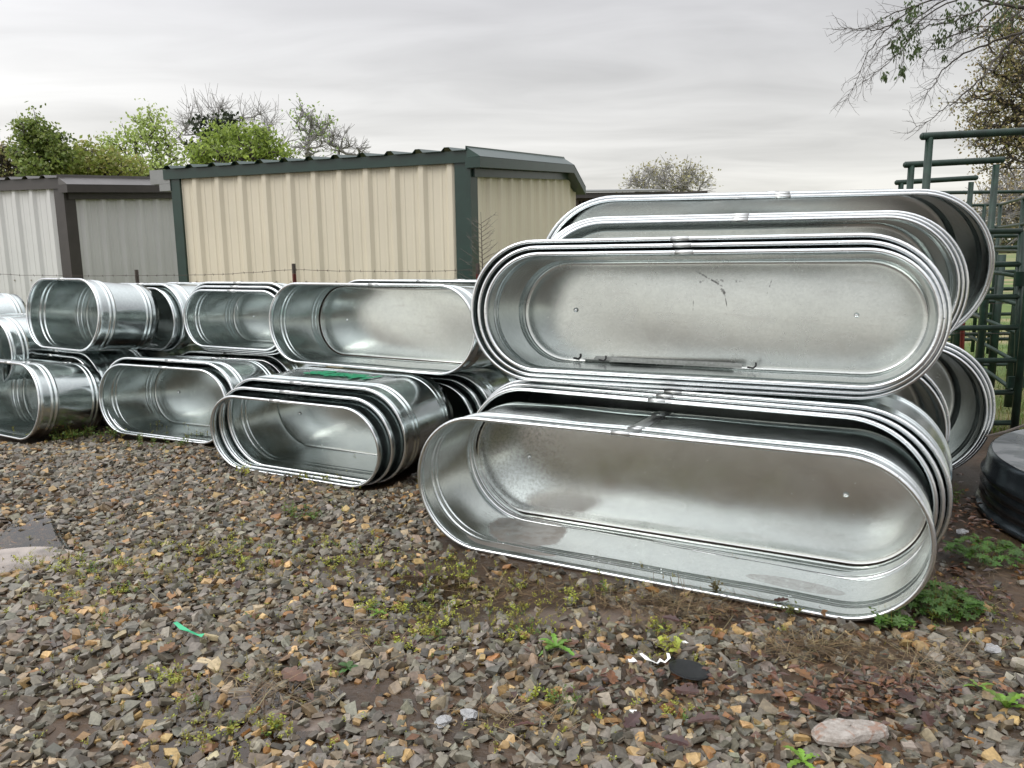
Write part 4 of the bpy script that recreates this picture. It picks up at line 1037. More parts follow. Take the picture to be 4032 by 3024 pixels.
# dead sapling against the tan shed
b = MB(); R2 = random.Random(9)
q = at(1898, 1000, 9.3); top = at(1893, 835, 9.3)
root = empty('dead_sapling', (q.x, 9.3, 0)); tag(root, 'bare brown sapling standing before the green corner of the tan shed', 'sapling')
b.tube([(0, 0, 0), (0.01, 0, 0.8), (0.0, 0, 1.5), (top.x - q.x, 0, top.z)], [0.012, 0.010, 0.006, 0.002], 6)
for k in range(34):
    z = 0.9 + (top.z - 1.0) * (k / 34) ** 0.9; s = 1 if k % 2 else -1; l = rv(0.12, 0.34) * (1 - 0.5 * k / 34)
    p1 = Vector((s * l * 0.5, rv(-0.1, 0.1), z + l * 0.32)); p2 = Vector((s * l, rv(-0.15, 0.15), z + l * rv(0.5, 0.9)))
    b.tube([(0, 0, z), p1, p2], [0.004, 0.0028, 0.0012], 4)
    for _ in range(3): t_ = R2.uniform(0.3, 1); w = Vector((0, 0, z)).lerp(p2, t_); b.tube([w, w + Vector((s * rv(0.02, 0.07), rv(-0.04, 0.04), rv(-0.02, 0.08)))], [0.002, 0.001], 3)
b.build('branches', M_POST, root)

# dry grass, leaf litter
cd = Cards()
for px, py, dx, dy, n in ((2550, 2370, 350, 45, 420), (2050, 2330, 260, 60, 220), (3200, 2560, 260, 50, 420), (2750, 2420, 260, 40, 260), (1400, 2500, 200, 70, 90), (1050, 2730, 220, 50, 110), (3600, 2620, 300, 90, 260), (2050, 2830, 300, 60, 90), (3850, 2300, 160, 90, 110), (700, 2330, 500, 200, 90)):
    for _ in range(n):
        g = gnd(px + R.gauss(0, dx * 0.5), min(3050, py + R.gauss(0, dy * 0.55))); a = rv(0, 6.28)
        if g.y < 1.5 or g.y > 7: continue
        c_ = jit(R.choice([(0.16, 0.11, 0.055), (0.11, 0.07, 0.035), (0.22, 0.165, 0.085), (0.07, 0.045, 0.025)]))
        cd.blade((g.x, g.y, rv(0.004, 0.022)), (math.cos(a), math.sin(a), 0), rv(-0.02, 0.35), rv(0.05, 0.17), rv(0.0008, 0.0016), c_, rv(0.0, 0.22), 4)
tag(cd.build('dry_grass', M_DRY), kind='stuff')
cd = Cards()
for px, py, dx, dy, n in ((3450, 2740, 420, 90, 260), (3800, 2050, 160, 130, 260), (2750, 2720, 450, 130, 130), (3780, 2350, 200, 130, 200), (1500, 2600, 700, 260, 60), (3000, 2440, 300, 40, 40), (300, 2500, 300, 200, 14)):
    for _ in range(n):
        g = gnd(px + R.gauss(0, dx * 0.55), min(3050, py + R.gauss(0, dy * 0.55))); a = rv(0, 6.28)
        if g.y < 1.5: continue
        cd.leaf((g.x, g.y, rv(0.008, 0.028)), (math.cos(a), math.sin(a), rv(-0.25, 0.35)), (rv(-0.5, 0.5), rv(-0.5, 0.5), 1), rv(0.02, 0.055), rv(0.006, 0.014), jit(R.choice([(0.075, 0.032, 0.018), (0.105, 0.046, 0.022), (0.05, 0.025, 0.018), (0.15, 0.075, 0.03)])))
tag(cd.build('leaf_litter', M_DEAD), kind='stuff')
def oak_leaf(px, py, size, rot, col, lift=0.03):
    g = gnd(px, py); n = 22; V, Fc, C = [], [], []
    o0 = []
    for i in range(n + 1):
        t_ = i / n; base = math.sin(math.pi * (0.06 + 0.9 * t_)) ** 0.8 * (0.30 + 0.14 * t_)
        lob = 0.48 + 0.52 * abs(math.sin(math.pi * 3.5 * t_ + 0.35)) ** 0.8
        w = base * lob * size * 0.78
        x = (t_ - 0.5) * size; z = 0.10 * size * math.sin(2.4 * t_ + rot) + 0.0; c_ = 0.35 * w
        o0.append((x, w, z, c_))
    for x, w, z, c_ in o0: V += [(x, -w, z + c_), (x, 0, z), (x, w, z + c_ * 0.6)]
    for i in range(n):
        k = 3 * i; Fc += [(k, k + 1, k + 4, k + 3), (k + 1, k + 2, k + 5, k + 4)]
    V += [(-0.5 * size, 0.004 * size, 0), (-0.72 * size, 0, 0.02 * size), (-0.5 * size, -0.012 * size, 0)]; k = len(V) - 3; Fc.append((k, k + 1, k + 2, k))
    Fc = Fc[:-1]
    o = np_mesh('oak_leaf', np.array(V), np.array(Fc), M_DEAD, np.array([col] * len(V)))
    o.location = (g.x, g.y, lift); o.rotation_euler = (rv(-0.35, 0.35), rv(-0.3, 0.3), rot)
    sol = o.modifiers.new('thickness', 'SOLIDIFY'); sol.thickness = 0.0006
    return tag(o, 'curled reddish brown fallen oak leaf lying on the wet gravel', 'leaf', 'fallen oak leaves')
BR = [(0.085, 0.033, 0.018), (0.105, 0.042, 0.02), (0.065, 0.027, 0.019), (0.14, 0.062, 0.026), (0.05, 0.022, 0.018)]
for i, (px, py, s) in enumerate([(2700, 2755, .10), (2990, 2760, .075), (3210, 2800, .11), (2770, 2880, .10), (2660, 2960, .075), (3560, 2500, .09), (3010, 2620, .085), (2970, 2610, .07), (3160, 2690, .08), (3440, 2790, .12), (3560, 2760, .10),
                                 (2410, 2700, .085), (2380, 2580, .06), (2250, 2560, .06), (2490, 2870, .08), (2640, 2470, .07), (3075, 2390, .06), (1160, 2690, .12), (940, 2330, .07), (660, 2580, .075), (1100, 2100, .07), (480, 2330, .07), (1620, 1900, .08), (3330, 2840, .09), (2320, 2800, .06), (2880, 2690, .06), (3650, 2850, .08), (3480, 2980, .07), (2570, 2980, .07), (2780, 2510, .07), (1030, 2090, .07), (3760, 2260, .08), (3820, 2360, .07), (2060, 2900, .07)]):
    oak_leaf(px, py, s, rv(0, 6.28), jit(R.choice(BR)), 0.034 if px < 3500 else 0.02)
# grass blades beyond the fence at the right
cd = Cards()
for _ in range(9000):
    y = 6.2 + 10 * R.random() ** 1.7; x = y * rv(0.46, 0.78)
    a = rv(0, 6.28); cd.blade((x, y, 0), (math.cos(a), math.sin(a), 0), rv(0.7, 1.5), rv(0.05, 0.16), rv(0.003, 0.006), jit(R.choice([(0.09, 0.16, 0.02), (0.14, 0.19, 0.035), (0.20, 0.18, 0.06)])), 0.35, 2)
tag(cd.build('grass', M_LEAF), kind='stuff')

# ------------------------------------------------------------------ small things on the gravel
g = gnd(2712, 2672)
b = MB(); b.tube([(0, 0, 0), (0, 0, 0.002), (0, 0, 0.005), (0, 0, 0.0055), (0, 0, 0.0042)], [0.070, 0.073, 0.072, 0.066, 0.062], 44); b.tube([(0.0, 0.0, 0.0040), (0, 0, 0.0075)], [0.010, 0.007], 14)
o = b.build('plastic_disc', simple('black_plastic', (0.010, 0.011, 0.013), 0.22, 0, 0.3, 20), None); o.location = (g.x, g.y, 0.032); o.rotation_euler = (0.02, 0.13, 0.4)
tag(o, 'round black plastic disc lying on the foreground gravel', 'disc')
def ribbon(name, pts, w, mat, label, cat):
    V, Fc = [], []
    P = [gnd(a, c_, z) for a, c_, z in pts]
    for i, q in enumerate(P):
        d = P[min(i + 1, len(P) - 1)] - P[max(0, i - 1)]; s = Vector((-d.y, d.x, 0)).normalized() * w
        tw = 0.5 * math.sin(i * 1.9); s = Vector((s.x, s.y, w * tw)); V += [q - s, q + s]
    for i in range(len(P) - 1): Fc.append((2 * i, 2 * i + 1, 2 * i + 3, 2 * i + 2))
    o = new_obj(name, V, Fc, mat); sol = o.modifiers.new('thickness', 'SOLIDIFY'); sol.thickness = 0.0008
    return tag(o, label, cat)
M_WHITE = simple('white_paper', (0.78, 0.78, 0.76), 0.55, 0, 0.04)
M_TAPE = simple('green_tape', (0.03, 0.36, 0.17), 0.35, 0, 0.1)
ribbon('paper_strip', [(2522, 2573, .045), (2545, 2592, .04), (2560, 2600, .035), (2588, 2612, .032), (2600, 2598, .036), (2618, 2608, .034), (2635, 2592, .04), (2630, 2572, .05)], 0.006, M_WHITE, 'crumpled white paper strip on the gravel near the black disc', 'paper')
ribbon('green_tape', [(690, 2450, .05), (715, 2472, .046), (745, 2485, .044), (775, 2498, .042), (800, 2502, .045)], 0.008, M_TAPE, 'strip of bright green tape on the gravel at the left', 'tape')
def chip(px, py, s, mat, label, name='paper_scrap', z=0.035, seed=0):
    r = random.Random(seed); g = gnd(px, py, z); n = 9; V = [(0, 0, 0.004)]
    for i in range(n): w = 6.283 * i / n; k = s * r.uniform(0.6, 1.1); V.append((k * math.cos(w), 0.65 * k * math.sin(w), r.uniform(-0.15, 0.35) * s))
    o = new_obj(name, V, [(0, 1 + i, 1 + (i + 1) % n) for i in range(n)], mat); o.location = g; o.rotation_euler = (0.25, 0.1, r.uniform(0, 6))
    sol = o.modifiers.new('thickness', 'SOLIDIFY'); sol.thickness = 0.001
    return tag(o, label, 'litter')
chip(2492, 2602, 0.020, M_WHITE, 'small white scrap just left of the white paper strip', seed=1)
chip(2698, 2530, 0.016, M_WHITE, 'pale torn scrap in the mud above the black disc', seed=2)
chip(2492, 2800, 0.014, M_WHITE, 'tiny white scrap among the stones below the black disc', seed=3)
t = NT('clear_plastic'); t.set(Base_Color=(0.62, 0.62, 0.62), Roughness=0.18, Transmission_Weight=0.55, IOR=1.3, Normal=t.bump(t.noise(t.coord('Object'), 60, 4), 0.6, 0.01)); M_PLAST = t.m
def crumple(px, py, s, label, seed):
    r = random.Random(seed); g = gnd(px, py, 0.02); bm = bmesh.new(); bmesh.ops.create_icosphere(bm, subdivisions=2, radius=s)
    for v_ in bm.verts: v_.co *= r.uniform(0.55, 1.15); v_.co.z *= 0.5; v_.co.x *= 1.3
    me = bpy.data.meshes.new('plastic_scrap'); bm.to_mesh(me); bm.free(); me.materials.append(M_PLAST)
    o = bpy.data.objects.new('plastic_scrap', me); COL.objects.link(o); o.location = g; o.rotation_euler = (0, 0, r.uniform(0, 6))
    return tag(o, label, 'litter')
crumple(1740, 2840, 0.026, 'crumpled clear plastic scrap at the bottom centre, left one of two', 1)
crumple(1845, 2815, 0.030, 'crumpled clear plastic scrap on dead leaves, right one of two', 2)
crumple(3905, 2555, 0.030, 'crumpled clear plastic near the right edge above the large dandelion', 3)
crumple(3790, 2095, 0.030, 'pale plastic scrap in the shade between the nested tanks and black tank', 4)
# flat rock
r = random.Random(4); g = gnd(3345, 2912); V, Fc = [], []; n = 26
prof = [(1.0, 0.0), (1.03, 0.35), (0.97, 0.75), (0.86, 0.96), (0.6, 1.0), (0.3, 1.03), (0.02, 1.0)]
rad = [1 + 0.10 * math.sin(2 * w + 1) + r.uniform(-0.07, 0.07) for w in [6.283 * i / n for i in range(n)]]
for k, h in prof:
    for i in range(n): w = 6.283 * i / n; V.append((0.118 * k * rad[i] * math.cos(w), 0.055 * k * rad[i] * math.sin(w) * (1.1 if math.cos(w) < 0 else 0.9), 0.034 * h + r.uniform(-0.0018, 0.0018)))
for j in range(len(prof) - 1):
    for i in range(n): Fc.append((j * n + i, j * n + (i + 1) % n, (j + 1) * n + (i + 1) % n, (j + 1) * n + i))
t = NT('mottled_rock'); v = t.coord('Object'); c0 = t.mix(t.rng(t.noise(v, 40, 7, 0.7), 0.4, 0.6, 0, 1), (0.27, 0.235, 0.205), (0.40, 0.365, 0.33)); c0 = t.mix(t.rng(t.noise(v, 18, 5, 0.6, 1.5), 0.52, 0.62, 0, 0.8), c0, (0.28, 0.16, 0.11))
t.set(Base_Color=c0, Roughness=0.5, Normal=t.bump(t.noise(v, 70, 6, 0.7), 0.9, 0.008))
o = new_obj('flat_rock', V, Fc, t.m); o.location = (g.x, g.y, 0.012); o.rotation_euler = (-0.06, 0.03, 0.10); tag(o, 'large flat pinkish rock among the gravel at the bottom right', 'rock')
b = MB(); g0, g1 = gnd(1410, 2443, 0.03), gnd(1570, 2447, 0.03); b.tube([g0, g0.lerp(g1, 0.5) + Vector((0, 0.004, 0.004)), g1], [0.004, 0.0035, 0.002], 6); tag(b.build('twig', M_POST), 'straight dark twig on the gravel beside the small dandelion', 'twig')
b = MB(); pts = [at(a, c_, 4.6) for a, c_ in ((3880, 1718), (3960, 1700), (4040, 1672), (4120, 1650))]; b.tube(pts, [0.006, 0.008, 0.009, 0.01], 6); tag(b.build('twig', M_POST), 'dark stick lying above the black round tank', 'twig')

# black round tank upside down at the right edge
CB = Vector((3.98, 4.35, 0)); RB = 1.16
a0 = gnd(3856, 1965); dirn = Vector((a0.x, a0.y, 0)).normalized(); nrm = Vector((dirn.y, -dirn.x, 0)); CB = Vector((a0.x, a0.y, 0)) + nrm * RB + dirn * 0.0
rootb = empty('round_tank', (CB.x, CB.y, 0)); tag(rootb, 'black round plastic tank upside down at the right edge, wet top', 'round tank')
M_BLK = simple('dark_tank_side', (0.10, 0.12, 0.135), 0.18, 0.8, 0.3, 6)
HB = 0.335; pf = [(RB + 0.02, 0), (RB + 0.03, 0.012), (RB + 0.02, 0.03), (RB - 0.0, 0.035)]
for zc_ in (0.09, 0.15, 0.21): pf += [(RB - 0.008, zc_ - 0.018), (RB + 0.010, zc_), (RB - 0.012, zc_ + 0.018)]
pf += [(RB - 0.02, HB - 0.03), (RB - 0.028, HB - 0.008), (RB - 0.04, HB)]
V, Fc = [], []; n = 120
for r_, z in pf:
    for i in range(n): w = 6.28319 * i / n; V.append((r_ * math.cos(w), r_ * math.sin(w), z))
for j in range(len(pf) - 1):
    for i in range(n): Fc.append((j * n + i, j * n + (i + 1) % n, (j + 1) * n + (i + 1) % n, (j + 1) * n + i))
new_obj('side_wall', V, Fc, M_BLK, rootb, True)
V, Fc = [], []; rings = [RB - 0.041, RB * 0.95, RB * 0.9, RB * 0.75, RB * 0.5, RB * 0.25, 0.01]
for j, r_ in enumerate(rings):
    for i in range(n): w = 6.28319 * i / n; V.append((r_ * math.cos(w), r_ * math.sin(w), HB + 0.001 - (0.0 if j < 1 else 0.002)))
for j in range(len(rings) - 1):
    for i in range(n): Fc.append((j * n + i, j * n + (i + 1) % n, (j + 1) * n + (i + 1) % n, (j + 1) * n + i))
t = NT('wet_grey_top'); v = t.coord('Object'); wet = t.rng(t.noise(v, 4, 6, 0.6, 0.5), 0.44, 0.50, 0, 1)
t.set(Base_Color=t.mix(wet, (0.30, 0.31, 0.315), (0.22, 0.23, 0.235)), Metallic=0.2, Roughness=t.rng(wet, 0, 1, 0.24, 0.06), Normal=t.bump(t.noise(v, 6, 4, 0.5), 0.12, 0.012))
new_obj('bottom_panel', V, Fc, t.m, rootb, True)

# ------------------------------------------------------------------ trees
M_BARK = simple('bark', (0.060, 0.050, 0.042), 0.85, 0, 0.35, 14)
M_BARKG = simple('pale_bark', (0.25, 0.24, 0.235), 0.85, 0, 0.25, 14)
def segs_mesh(name, P, par, rad, mat, parent, sides=4):
    P = np.asarray(P, float); idx = np.array([i for i in range(len(P)) if par[i] >= 0]); A_, B_ = P[[par[i] for i in idx]], P[idx]
    rA = np.array([rad[par[i]] for i in idx]); rB = np.array([rad[i] for i in idx]); rA = np.minimum(rA, rB * 1.8)
    d = B_ - A_; l = np.linalg.norm(d, axis=1)[:, None] + 1e-9; d = d / l
    ref = np.where(np.abs(d[:, 2:3]) < 0.9, np.array([[0, 0, 1.0]]), np.array([[1.0, 0, 0]])); e1 = np.cross(d, ref); e1 /= np.linalg.norm(e1, axis=1)[:, None]; e2 = np.cross(d, e1)
    V, n = [], len(idx)
    for Q, rr in ((A_, rA), (B_, rB)):
        for k in range(sides):
            w = 2 * math.pi * k / sides; V.append(Q + (e1 * math.cos(w) + e2 * math.sin(w)) * rr[:, None])
    V = np.stack(V, 1); base = np.arange(n)[:, None] * (2 * sides); T = []
    for k in range(sides): k2 = (k + 1) % sides; T.append(np.concatenate([base + k, base + k2, base + sides + k2, base + sides + k], 1))
    return np_mesh(name, V.reshape(-1, 3), np.stack(T, 1).reshape(-1, 4), mat, None, parent, True)
def grow(blobs, base, trunk_h, n, seed, jitter=0.06, up=0.25):
    """nodes joined to the nearest earlier node: trunk first, then points in the crown blobs (cx,cy,cz,rx,ry,rz)"""
    r = np.random.RandomState(seed); P, par = [np.array(base, float)], [-1]
    m = max(5, int(trunk_h / 0.7)); c = np.mean([b_[:3] for b_ in blobs], axis=0)
    for k in range(1, m + 1):
        t_ = k / m; q = np.array(base) * (1 - t_) + np.array([base[0] * 0.5 + c[0] * 0.5, base[1], base[2] + trunk_h]) * t_; q[:2] += r.normal(0, jitter, 2); P.append(q); par.append(len(P) - 2)
    vol = np.array([b_[3] * b_[4] * b_[5] for b_ in blobs]) ** 0.75; cnt = (n * vol / vol.sum()).astype(int) + 1; Q = []
    for b_, k in zip(blobs, cnt):
        u = r.normal(size=(k, 3)); u /= np.linalg.norm(u, axis=1)[:, None]; u *= r.uniform(0.05, 1, (k, 1)) ** 0.42; Q.append(np.array(b_[:3]) + u * np.array(b_[3:]))
    Q = np.concatenate(Q); top = P[-1]; o = np.argsort(np.linalg.norm((Q - top) * [1, 1, 0.9], axis=1) + r.uniform(0, 0.4, len(Q)))
    PA = np.zeros((len(P) + len(Q), 3)); PA[:len(P)] = P; k = len(P); t0 = int(m * 0.5)
    for q in Q[o]:
        dlt = PA[t0:k] - q; dd = np.linalg.norm(dlt, axis=1) + up * np.maximum(0, dlt[:, 2]) * 1.5
        j = int(dd.argmin()) + t0; PA[k] = q; par.append(j); k += 1
    return PA, par
def finish(PA, par, r_tip, r_exp=2.3, rmax=0.4):
    rad = np.full(len(PA), r_tip); acc = np.full(len(PA), r_tip ** r_exp); child = np.zeros(len(PA), bool)
    for i in range(len(PA) - 1, 0, -1): acc[par[i]] += acc[i]
    return np.minimum(acc ** (1 / r_exp), rmax)
def curve_mid(PA, par, r, amt):
    """insert a bent middle point on every edge"""
    P2 = list(PA); par2 = list(par)
    for i in range(1, len(PA)):
        a, c = PA[par[i]], PA[i]; l = np.linalg.norm(c - a); q = (a + c) / 2 + r.normal(0, amt, 3) * l + np.array([0, 0, -0.04 * l]); P2.append(q); par2.append(par[i]); par2[i] = len(P2) - 1
    return np.array(P2), par2
def topo(PA, par):
    order, ch = [], {}
    for i, q in enumerate(par): ch.setdefault(q, []).append(i)
    st = [0]; new = {}
    P, pp = [], []
    while st:
        i = st.pop(); new[i] = len(P); P.append(PA[i]); pp.append(new[par[i]] if par[i] >= 0 else -1); st += ch.get(i, [])
    return np.array(P), pp
def tree(name, label, cat, base, trunk_h, blobs, n, seed, leaves=0, leaf=0.16, cols=None, bark=None, r_tip=0.012, twigs=0, twl=0.5, spread=0.35, group=None, mat=None, flat=0.6, rmax=0.4, tdrop=0.0):
    r = np.random.RandomState(seed + 900); PA, par = grow(blobs, base, trunk_h, n, seed); PA, par = curve_mid(PA, par, r, 0.10); PA, par = topo(PA, par)
    if twigs:
        deg = np.bincount([q for q in par if q >= 0], minlength=len(PA)); tips = np.where(deg <= 1)[0]; tips = tips[tips > 6]; P3, pp = list(PA), list(par)
        for i in tips:
            d0 = PA[i] - PA[par[i]]; d0 = d0 / (np.linalg.norm(d0) + 1e-9)
            for _ in range(twigs):
                d = d0 + r.normal(0, 0.55, 3) + [0, 0, 0.25 - tdrop]; d /= np.linalg.norm(d); l = twl * r.uniform(0.4, 1.1); q = PA[i] + d * l * 0.5; P3.append(q); pp.append(i)
                for _ in range(2): e = d + r.normal(0, 0.4, 3); e /= np.linalg.norm(e); P3.append(q + e * l * 0.55); pp.append(len(P3) - (2 if _ == 0 else 3))
        PA, par = topo(np.array(P3), pp)
    rad = finish(PA, par, r_tip, rmax=rmax); root = empty(name, tuple(base)); tag(root, label, cat, group)
    loc = np.array(base); segs_mesh('trunk', PA - loc, par, rad, bark or M_BARK, root)
    if leaves:
        deg = np.bincount([q for q in par if q >= 0], minlength=len(PA)); tips = np.where((deg <= 1))[0]; tips = tips[tips > 6]
        ti = r.choice(tips, leaves); sub = np.clip(r.normal(0, spread, (leaves, 3)), -1.8 * spread, 1.8 * spread) * [1, 1, 0.75]; C0 = PA[ti] + sub - loc
        a = r.normal(size=(leaves, 3)); a /= np.linalg.norm(a, axis=1)[:, None]; bq = np.cross(a, r.normal(size=(leaves, 3))); bq /= np.linalg.norm(bq, axis=1)[:, None]
        s = leaf * r.uniform(0.55, 1.25, (leaves, 1)); Vq = np.stack([C0 - a * s, C0 + bq * s * flat, C0 + a * s, C0 - bq * s * flat], 1)
        ci = np.array(cols)[r.randint(0, len(cols), leaves)]; cc = ci * r.uniform(0.7, 1.25, (leaves, 1)) * (0.88 + 0.24 * r.uniform(0, 1, (len(PA), 1))[ti])
        np_mesh('crown', Vq.reshape(-1, 3), np.arange(leaves * 4).reshape(-1, 4), mat or M_TREELEAF, np.repeat(cc, 4, axis=0), root)
    return root
def blob(px, py, y, rx, rz, ry=None):
    c = at(px * 1.8228, py * 1.8228, y); k = y / F_PX * 1.8228
    return (c.x, c.y, c.z, rx * k, (ry or rx) * k, rz * k)
def base_at(px, y): c = at(px * 1.8228, 1050, y); return (c.x, y, 0.0)
GT = 'trees behind the sheds'
tree('cedar_tree', 'dark green feathery tree with a spiky top at the left', 'tree', base_at(75, 36), 5.0, [blob(72, 285, 36, 34, 34), blob(52, 292, 36, 30, 22), blob(46, 318, 36, 26, 26), blob(100, 300, 36, 36, 26), blob(76, 252, 36, 9, 24), blob(126, 330, 36, 34, 30), blob(95, 355, 36, 70, 36)], 190, 1, 5400, 0.10, [(0.135, 0.190, 0.048), (0.199, 0.262, 0.063), (0.254, 0.301, 0.088)], spread=0.20, group=GT)
tree('broadleaf_tree', 'brownish budding tree cut by the left picture edge', 'tree', base_at(-10, 40), 4.0, [blob(-5, 345, 40, 40, 34), blob(20, 370, 40, 36, 26)], 130, 2, 1500, 0.10, [(0.317, 0.262, 0.127), (0.222, 0.238, 0.079)], spread=0.3, twigs=2, group=GT)
tree('broadleaf_tree', 'low mid green tree filling the gap right of the dark spiky tree', 'tree', base_at(170, 38), 3.5, [blob(150, 335, 38, 45, 30), blob(200, 345, 38, 45, 32), blob(190, 372, 38, 90, 28), blob(250, 360, 38, 55, 30)], 200, 3, 5000, 0.105, [(0.238, 0.285, 0.063), (0.301, 0.349, 0.088), (0.333, 0.317, 0.104)], spread=0.26, group=GT)
tree('broadleaf_tree', 'tall airy light green tree right of centre over the grey shed', 'tree', base_at(318, 42), 4.5, [blob(318, 258, 42, 26, 26), blob(290, 280, 42, 30, 26), blob(345, 285, 42, 30, 34), blob(270, 312, 42, 40, 26), blob(320, 318, 42, 44, 30), blob(370, 330, 42, 30, 28), blob(235, 318, 42, 28, 24), blob(300, 365, 42, 95, 26)], 210, 4, 3300, 0.105, [(0.397, 0.492, 0.159), (0.492, 0.587, 0.206), (0.333, 0.412, 0.127)], spread=0.27, group=GT)
tree('bare_tree', 'big grey leafless tree with a fan of fine twigs', 'tree', base_at(480, 52), 6.0, [blob(455, 262, 52, 60, 34), blob(420, 290, 52, 46, 34), blob(500, 270, 52, 40, 40), blob(560, 268, 52, 40, 34), blob(600, 305, 52, 40, 26)], 60, 5, 0, bark=M_BARKG, r_tip=0.0075, twigs=3, twl=1.5, group=GT, rmax=0.16)
tree('ivy_tree', 'nearly black evergreen clump tangled in the leafless tree', 'tree', base_at(455, 50), 4.5, [blob(470, 282, 50, 26, 20), blob(438, 265, 50, 14, 14), blob(420, 330, 50, 22, 18), blob(485, 262, 50, 16, 12), blob(500, 255, 50, 12, 10), blob(450, 300, 50, 18, 12)], 70, 6, 900, 0.16, [(0.020, 0.032, 0.012), (0.03, 0.042, 0.016)], spread=0.32, group=GT, rmax=0.1)
tree('broadleaf_tree', 'rounded bright green tree in front of the leafless tree', 'tree', base_at(535, 38), 3.2, [blob(490, 288, 38, 46, 22), blob(545, 290, 38, 50, 24), blob(462, 318, 38, 40, 22), blob(580, 318, 38, 44, 26), blob(520, 330, 38, 100, 22), blob(615, 332, 38, 26, 20), blob(450, 345, 38, 40, 18)], 200, 7, 4400, 0.105, [(0.27, 0.36, 0.075), (0.34, 0.43, 0.095), (0.20, 0.27, 0.06)], spread=0.25, group=GT)
tree('slender_tree', 'slender tree with sparse fresh leaves at its top, right of the bright green one', 'tree', base_at(672, 40), 6.0, [blob(658, 262, 40, 20, 20), blob(690, 285, 40, 28, 28), blob(668, 310, 40, 28, 24)], 40, 8, 300, 0.10, [(0.238, 0.349, 0.095), (0.301, 0.397, 0.127)], bark=M_BARKG, spread=0.3, twigs=3, twl=0.7, r_tip=0.008, group=GT, rmax=0.10)
tree('bare_tree', 'small grey leafless tree fading out toward the tan shed roof', 'tree', base_at(735, 46), 5.0, [blob(728, 308, 46, 30, 22), blob(762, 326, 46, 20, 12)], 30, 9, 0, bark=M_BARKG, r_tip=0.008, twigs=3, twl=0.9, group=GT, rmax=0.08)
tree('broadleaf_tree', 'distant rounded budding tree above the highest tank rim', 'tree', base_at(1440, 62), 3.0, [blob(1440, 395, 62, 80, 30), blob(1400, 402, 62, 50, 22), blob(1490, 398, 62, 44, 24)], 110, 10, 1500, 0.10, [(0.317, 0.301, 0.159), (0.397, 0.365, 0.199)], spread=0.35, bark=M_BARKG, twigs=3, twl=1.2, r_tip=0.009, group='trees out in the field')
M_OAK = vcol('oak_leaf_green', 0.5, 0.25, 20, trans=0.35)
OAKC = [(0.27, 0.225, 0.10), (0.22, 0.20, 0.075), (0.31, 0.24, 0.125), (0.19, 0.19, 0.065)]
tree('oak_tree', 'big oak with brownish young leaves at the right edge', 'tree', base_at(2290, 24), 6.0, [blob(2185, 250, 24, 76, 60), blob(2200, 110, 24, 80, 90), blob(2170, 190, 24, 70, 50), blob(2150, 285, 24, 48, 40), blob(2300, 120, 24, 130, 240), blob(2200, 330, 24, 84, 36), blob(2112, 232, 24, 30, 26), blob(2120, 310, 24, 30, 18)], 420, 11, 13500, 0.050, OAKC, spread=0.20, twigs=2, twl=0.45, mat=M_OAK, group='trees out in the field', r_tip=0.006, rmax=0.13)
tree('oak_tree', 'smaller budding oak below and behind the big oak', 'tree', base_at(2230, 40), 2.5, [blob(2180, 440, 40, 70, 40), blob(2240, 400, 40, 90, 60), blob(2140, 470, 40, 40, 24), blob(2200, 490, 40, 70, 30)], 230, 12, 2800, 0.075, [(0.349, 0.285, 0.159), (0.270, 0.238, 0.104), (0.428, 0.333, 0.190)], spread=0.28, twigs=2, twl=0.8, bark=M_BARKG, mat=M_OAK, group='trees out in the field', r_tip=0.009, rmax=0.14)
# wood far across the field: one mass
cd = Cards(); rr_ = random.Random(8)
for _ in range(5200):
    x = rr_.uniform(40, 190); y = rr_.uniform(170, 190); z = rr_.uniform(0, 1) ** 1.3 * (7 + 2.5 * math.sin(x * 0.21) + 1.5 * math.sin(x * 0.53)); s = rr_.uniform(0.5, 1.3)
    a = Vector((rr_.gauss(0, 1), rr_.gauss(0, 1), rr_.gauss(0, 1))).normalized() * s; c = Vector((rr_.gauss(0, 1), rr_.gauss(0, 1), rr_.gauss(0, 1))).cross(a).normalized() * s * 0.7; p_ = Vector((x, y, z))
    cd.quad(p_ - a, p_ + c, p_ + a, p_ - c, rr_.choice([(0.075, 0.085, 0.045), (0.11, 0.10, 0.06), (0.06, 0.08, 0.035)]))
tag(cd.build('far_wood', M_LEAF), kind='stuff')

# overhanging tree, its trunk standing off to the right
YO = 9.0; rO = random.Random(31)
def zo(a, c_, y=YO): return at(3000 + a / 2.1434, c_ / 2.1434, y)
rootO = empty('elm_tree', (at(4500, 1000, YO).x, YO, 0)); tag(rootO, 'overhanging tree with dark drooping twigs and few green leaves, top right', 'tree')
oO = Vector(rootO.location)
limbs = [[(3300, 120), (2700, 60), (2212, 70), (1890, 0), (1440, -60)], [(1890, 0), (1440, 0), (1150, 160), (1000, 310), (880, 480), (800, 700), (700, 845)], [(1900, -30), (1560, 0), (1250, 200), (1100, 330), (960, 480), (850, 690)],
         [(1960, 20), (1600, 180), (1350, 230), (1180, 420), (1040, 560), (900, 665)], [(2700, 300), (2212, 275), (1900, 380), (1650, 480), (1500, 620), (1460, 700), (1370, 805)], [(2500, 180), (2212, 270), (2000, 480), (1870, 640), (1720, 790), (1560, 900), (1420, 1010), (1285, 1092)],
         [(1980, 50), (1750, 250), (1520, 330), (1400, 430), (1350, 560)], [(1500, -20), (1240, 70), (1050, 140), (900, 230), (680, 245)], [(1150, 160), (1000, 250), (860, 250), (700, 240)], [(2212, 70), (1980, 210), (1740, 240), (1560, 330)], [(1700, -20), (1400, 120), (1290, 260), (1200, 420), (1180, 600)], [(2000, 10), (1760, 110), (1500, 170), (1330, 200)], [(2100, 60), (1900, 250), (1700, 330), (1540, 420), (1360, 400)]]
lb = MB(); lf = Cards()
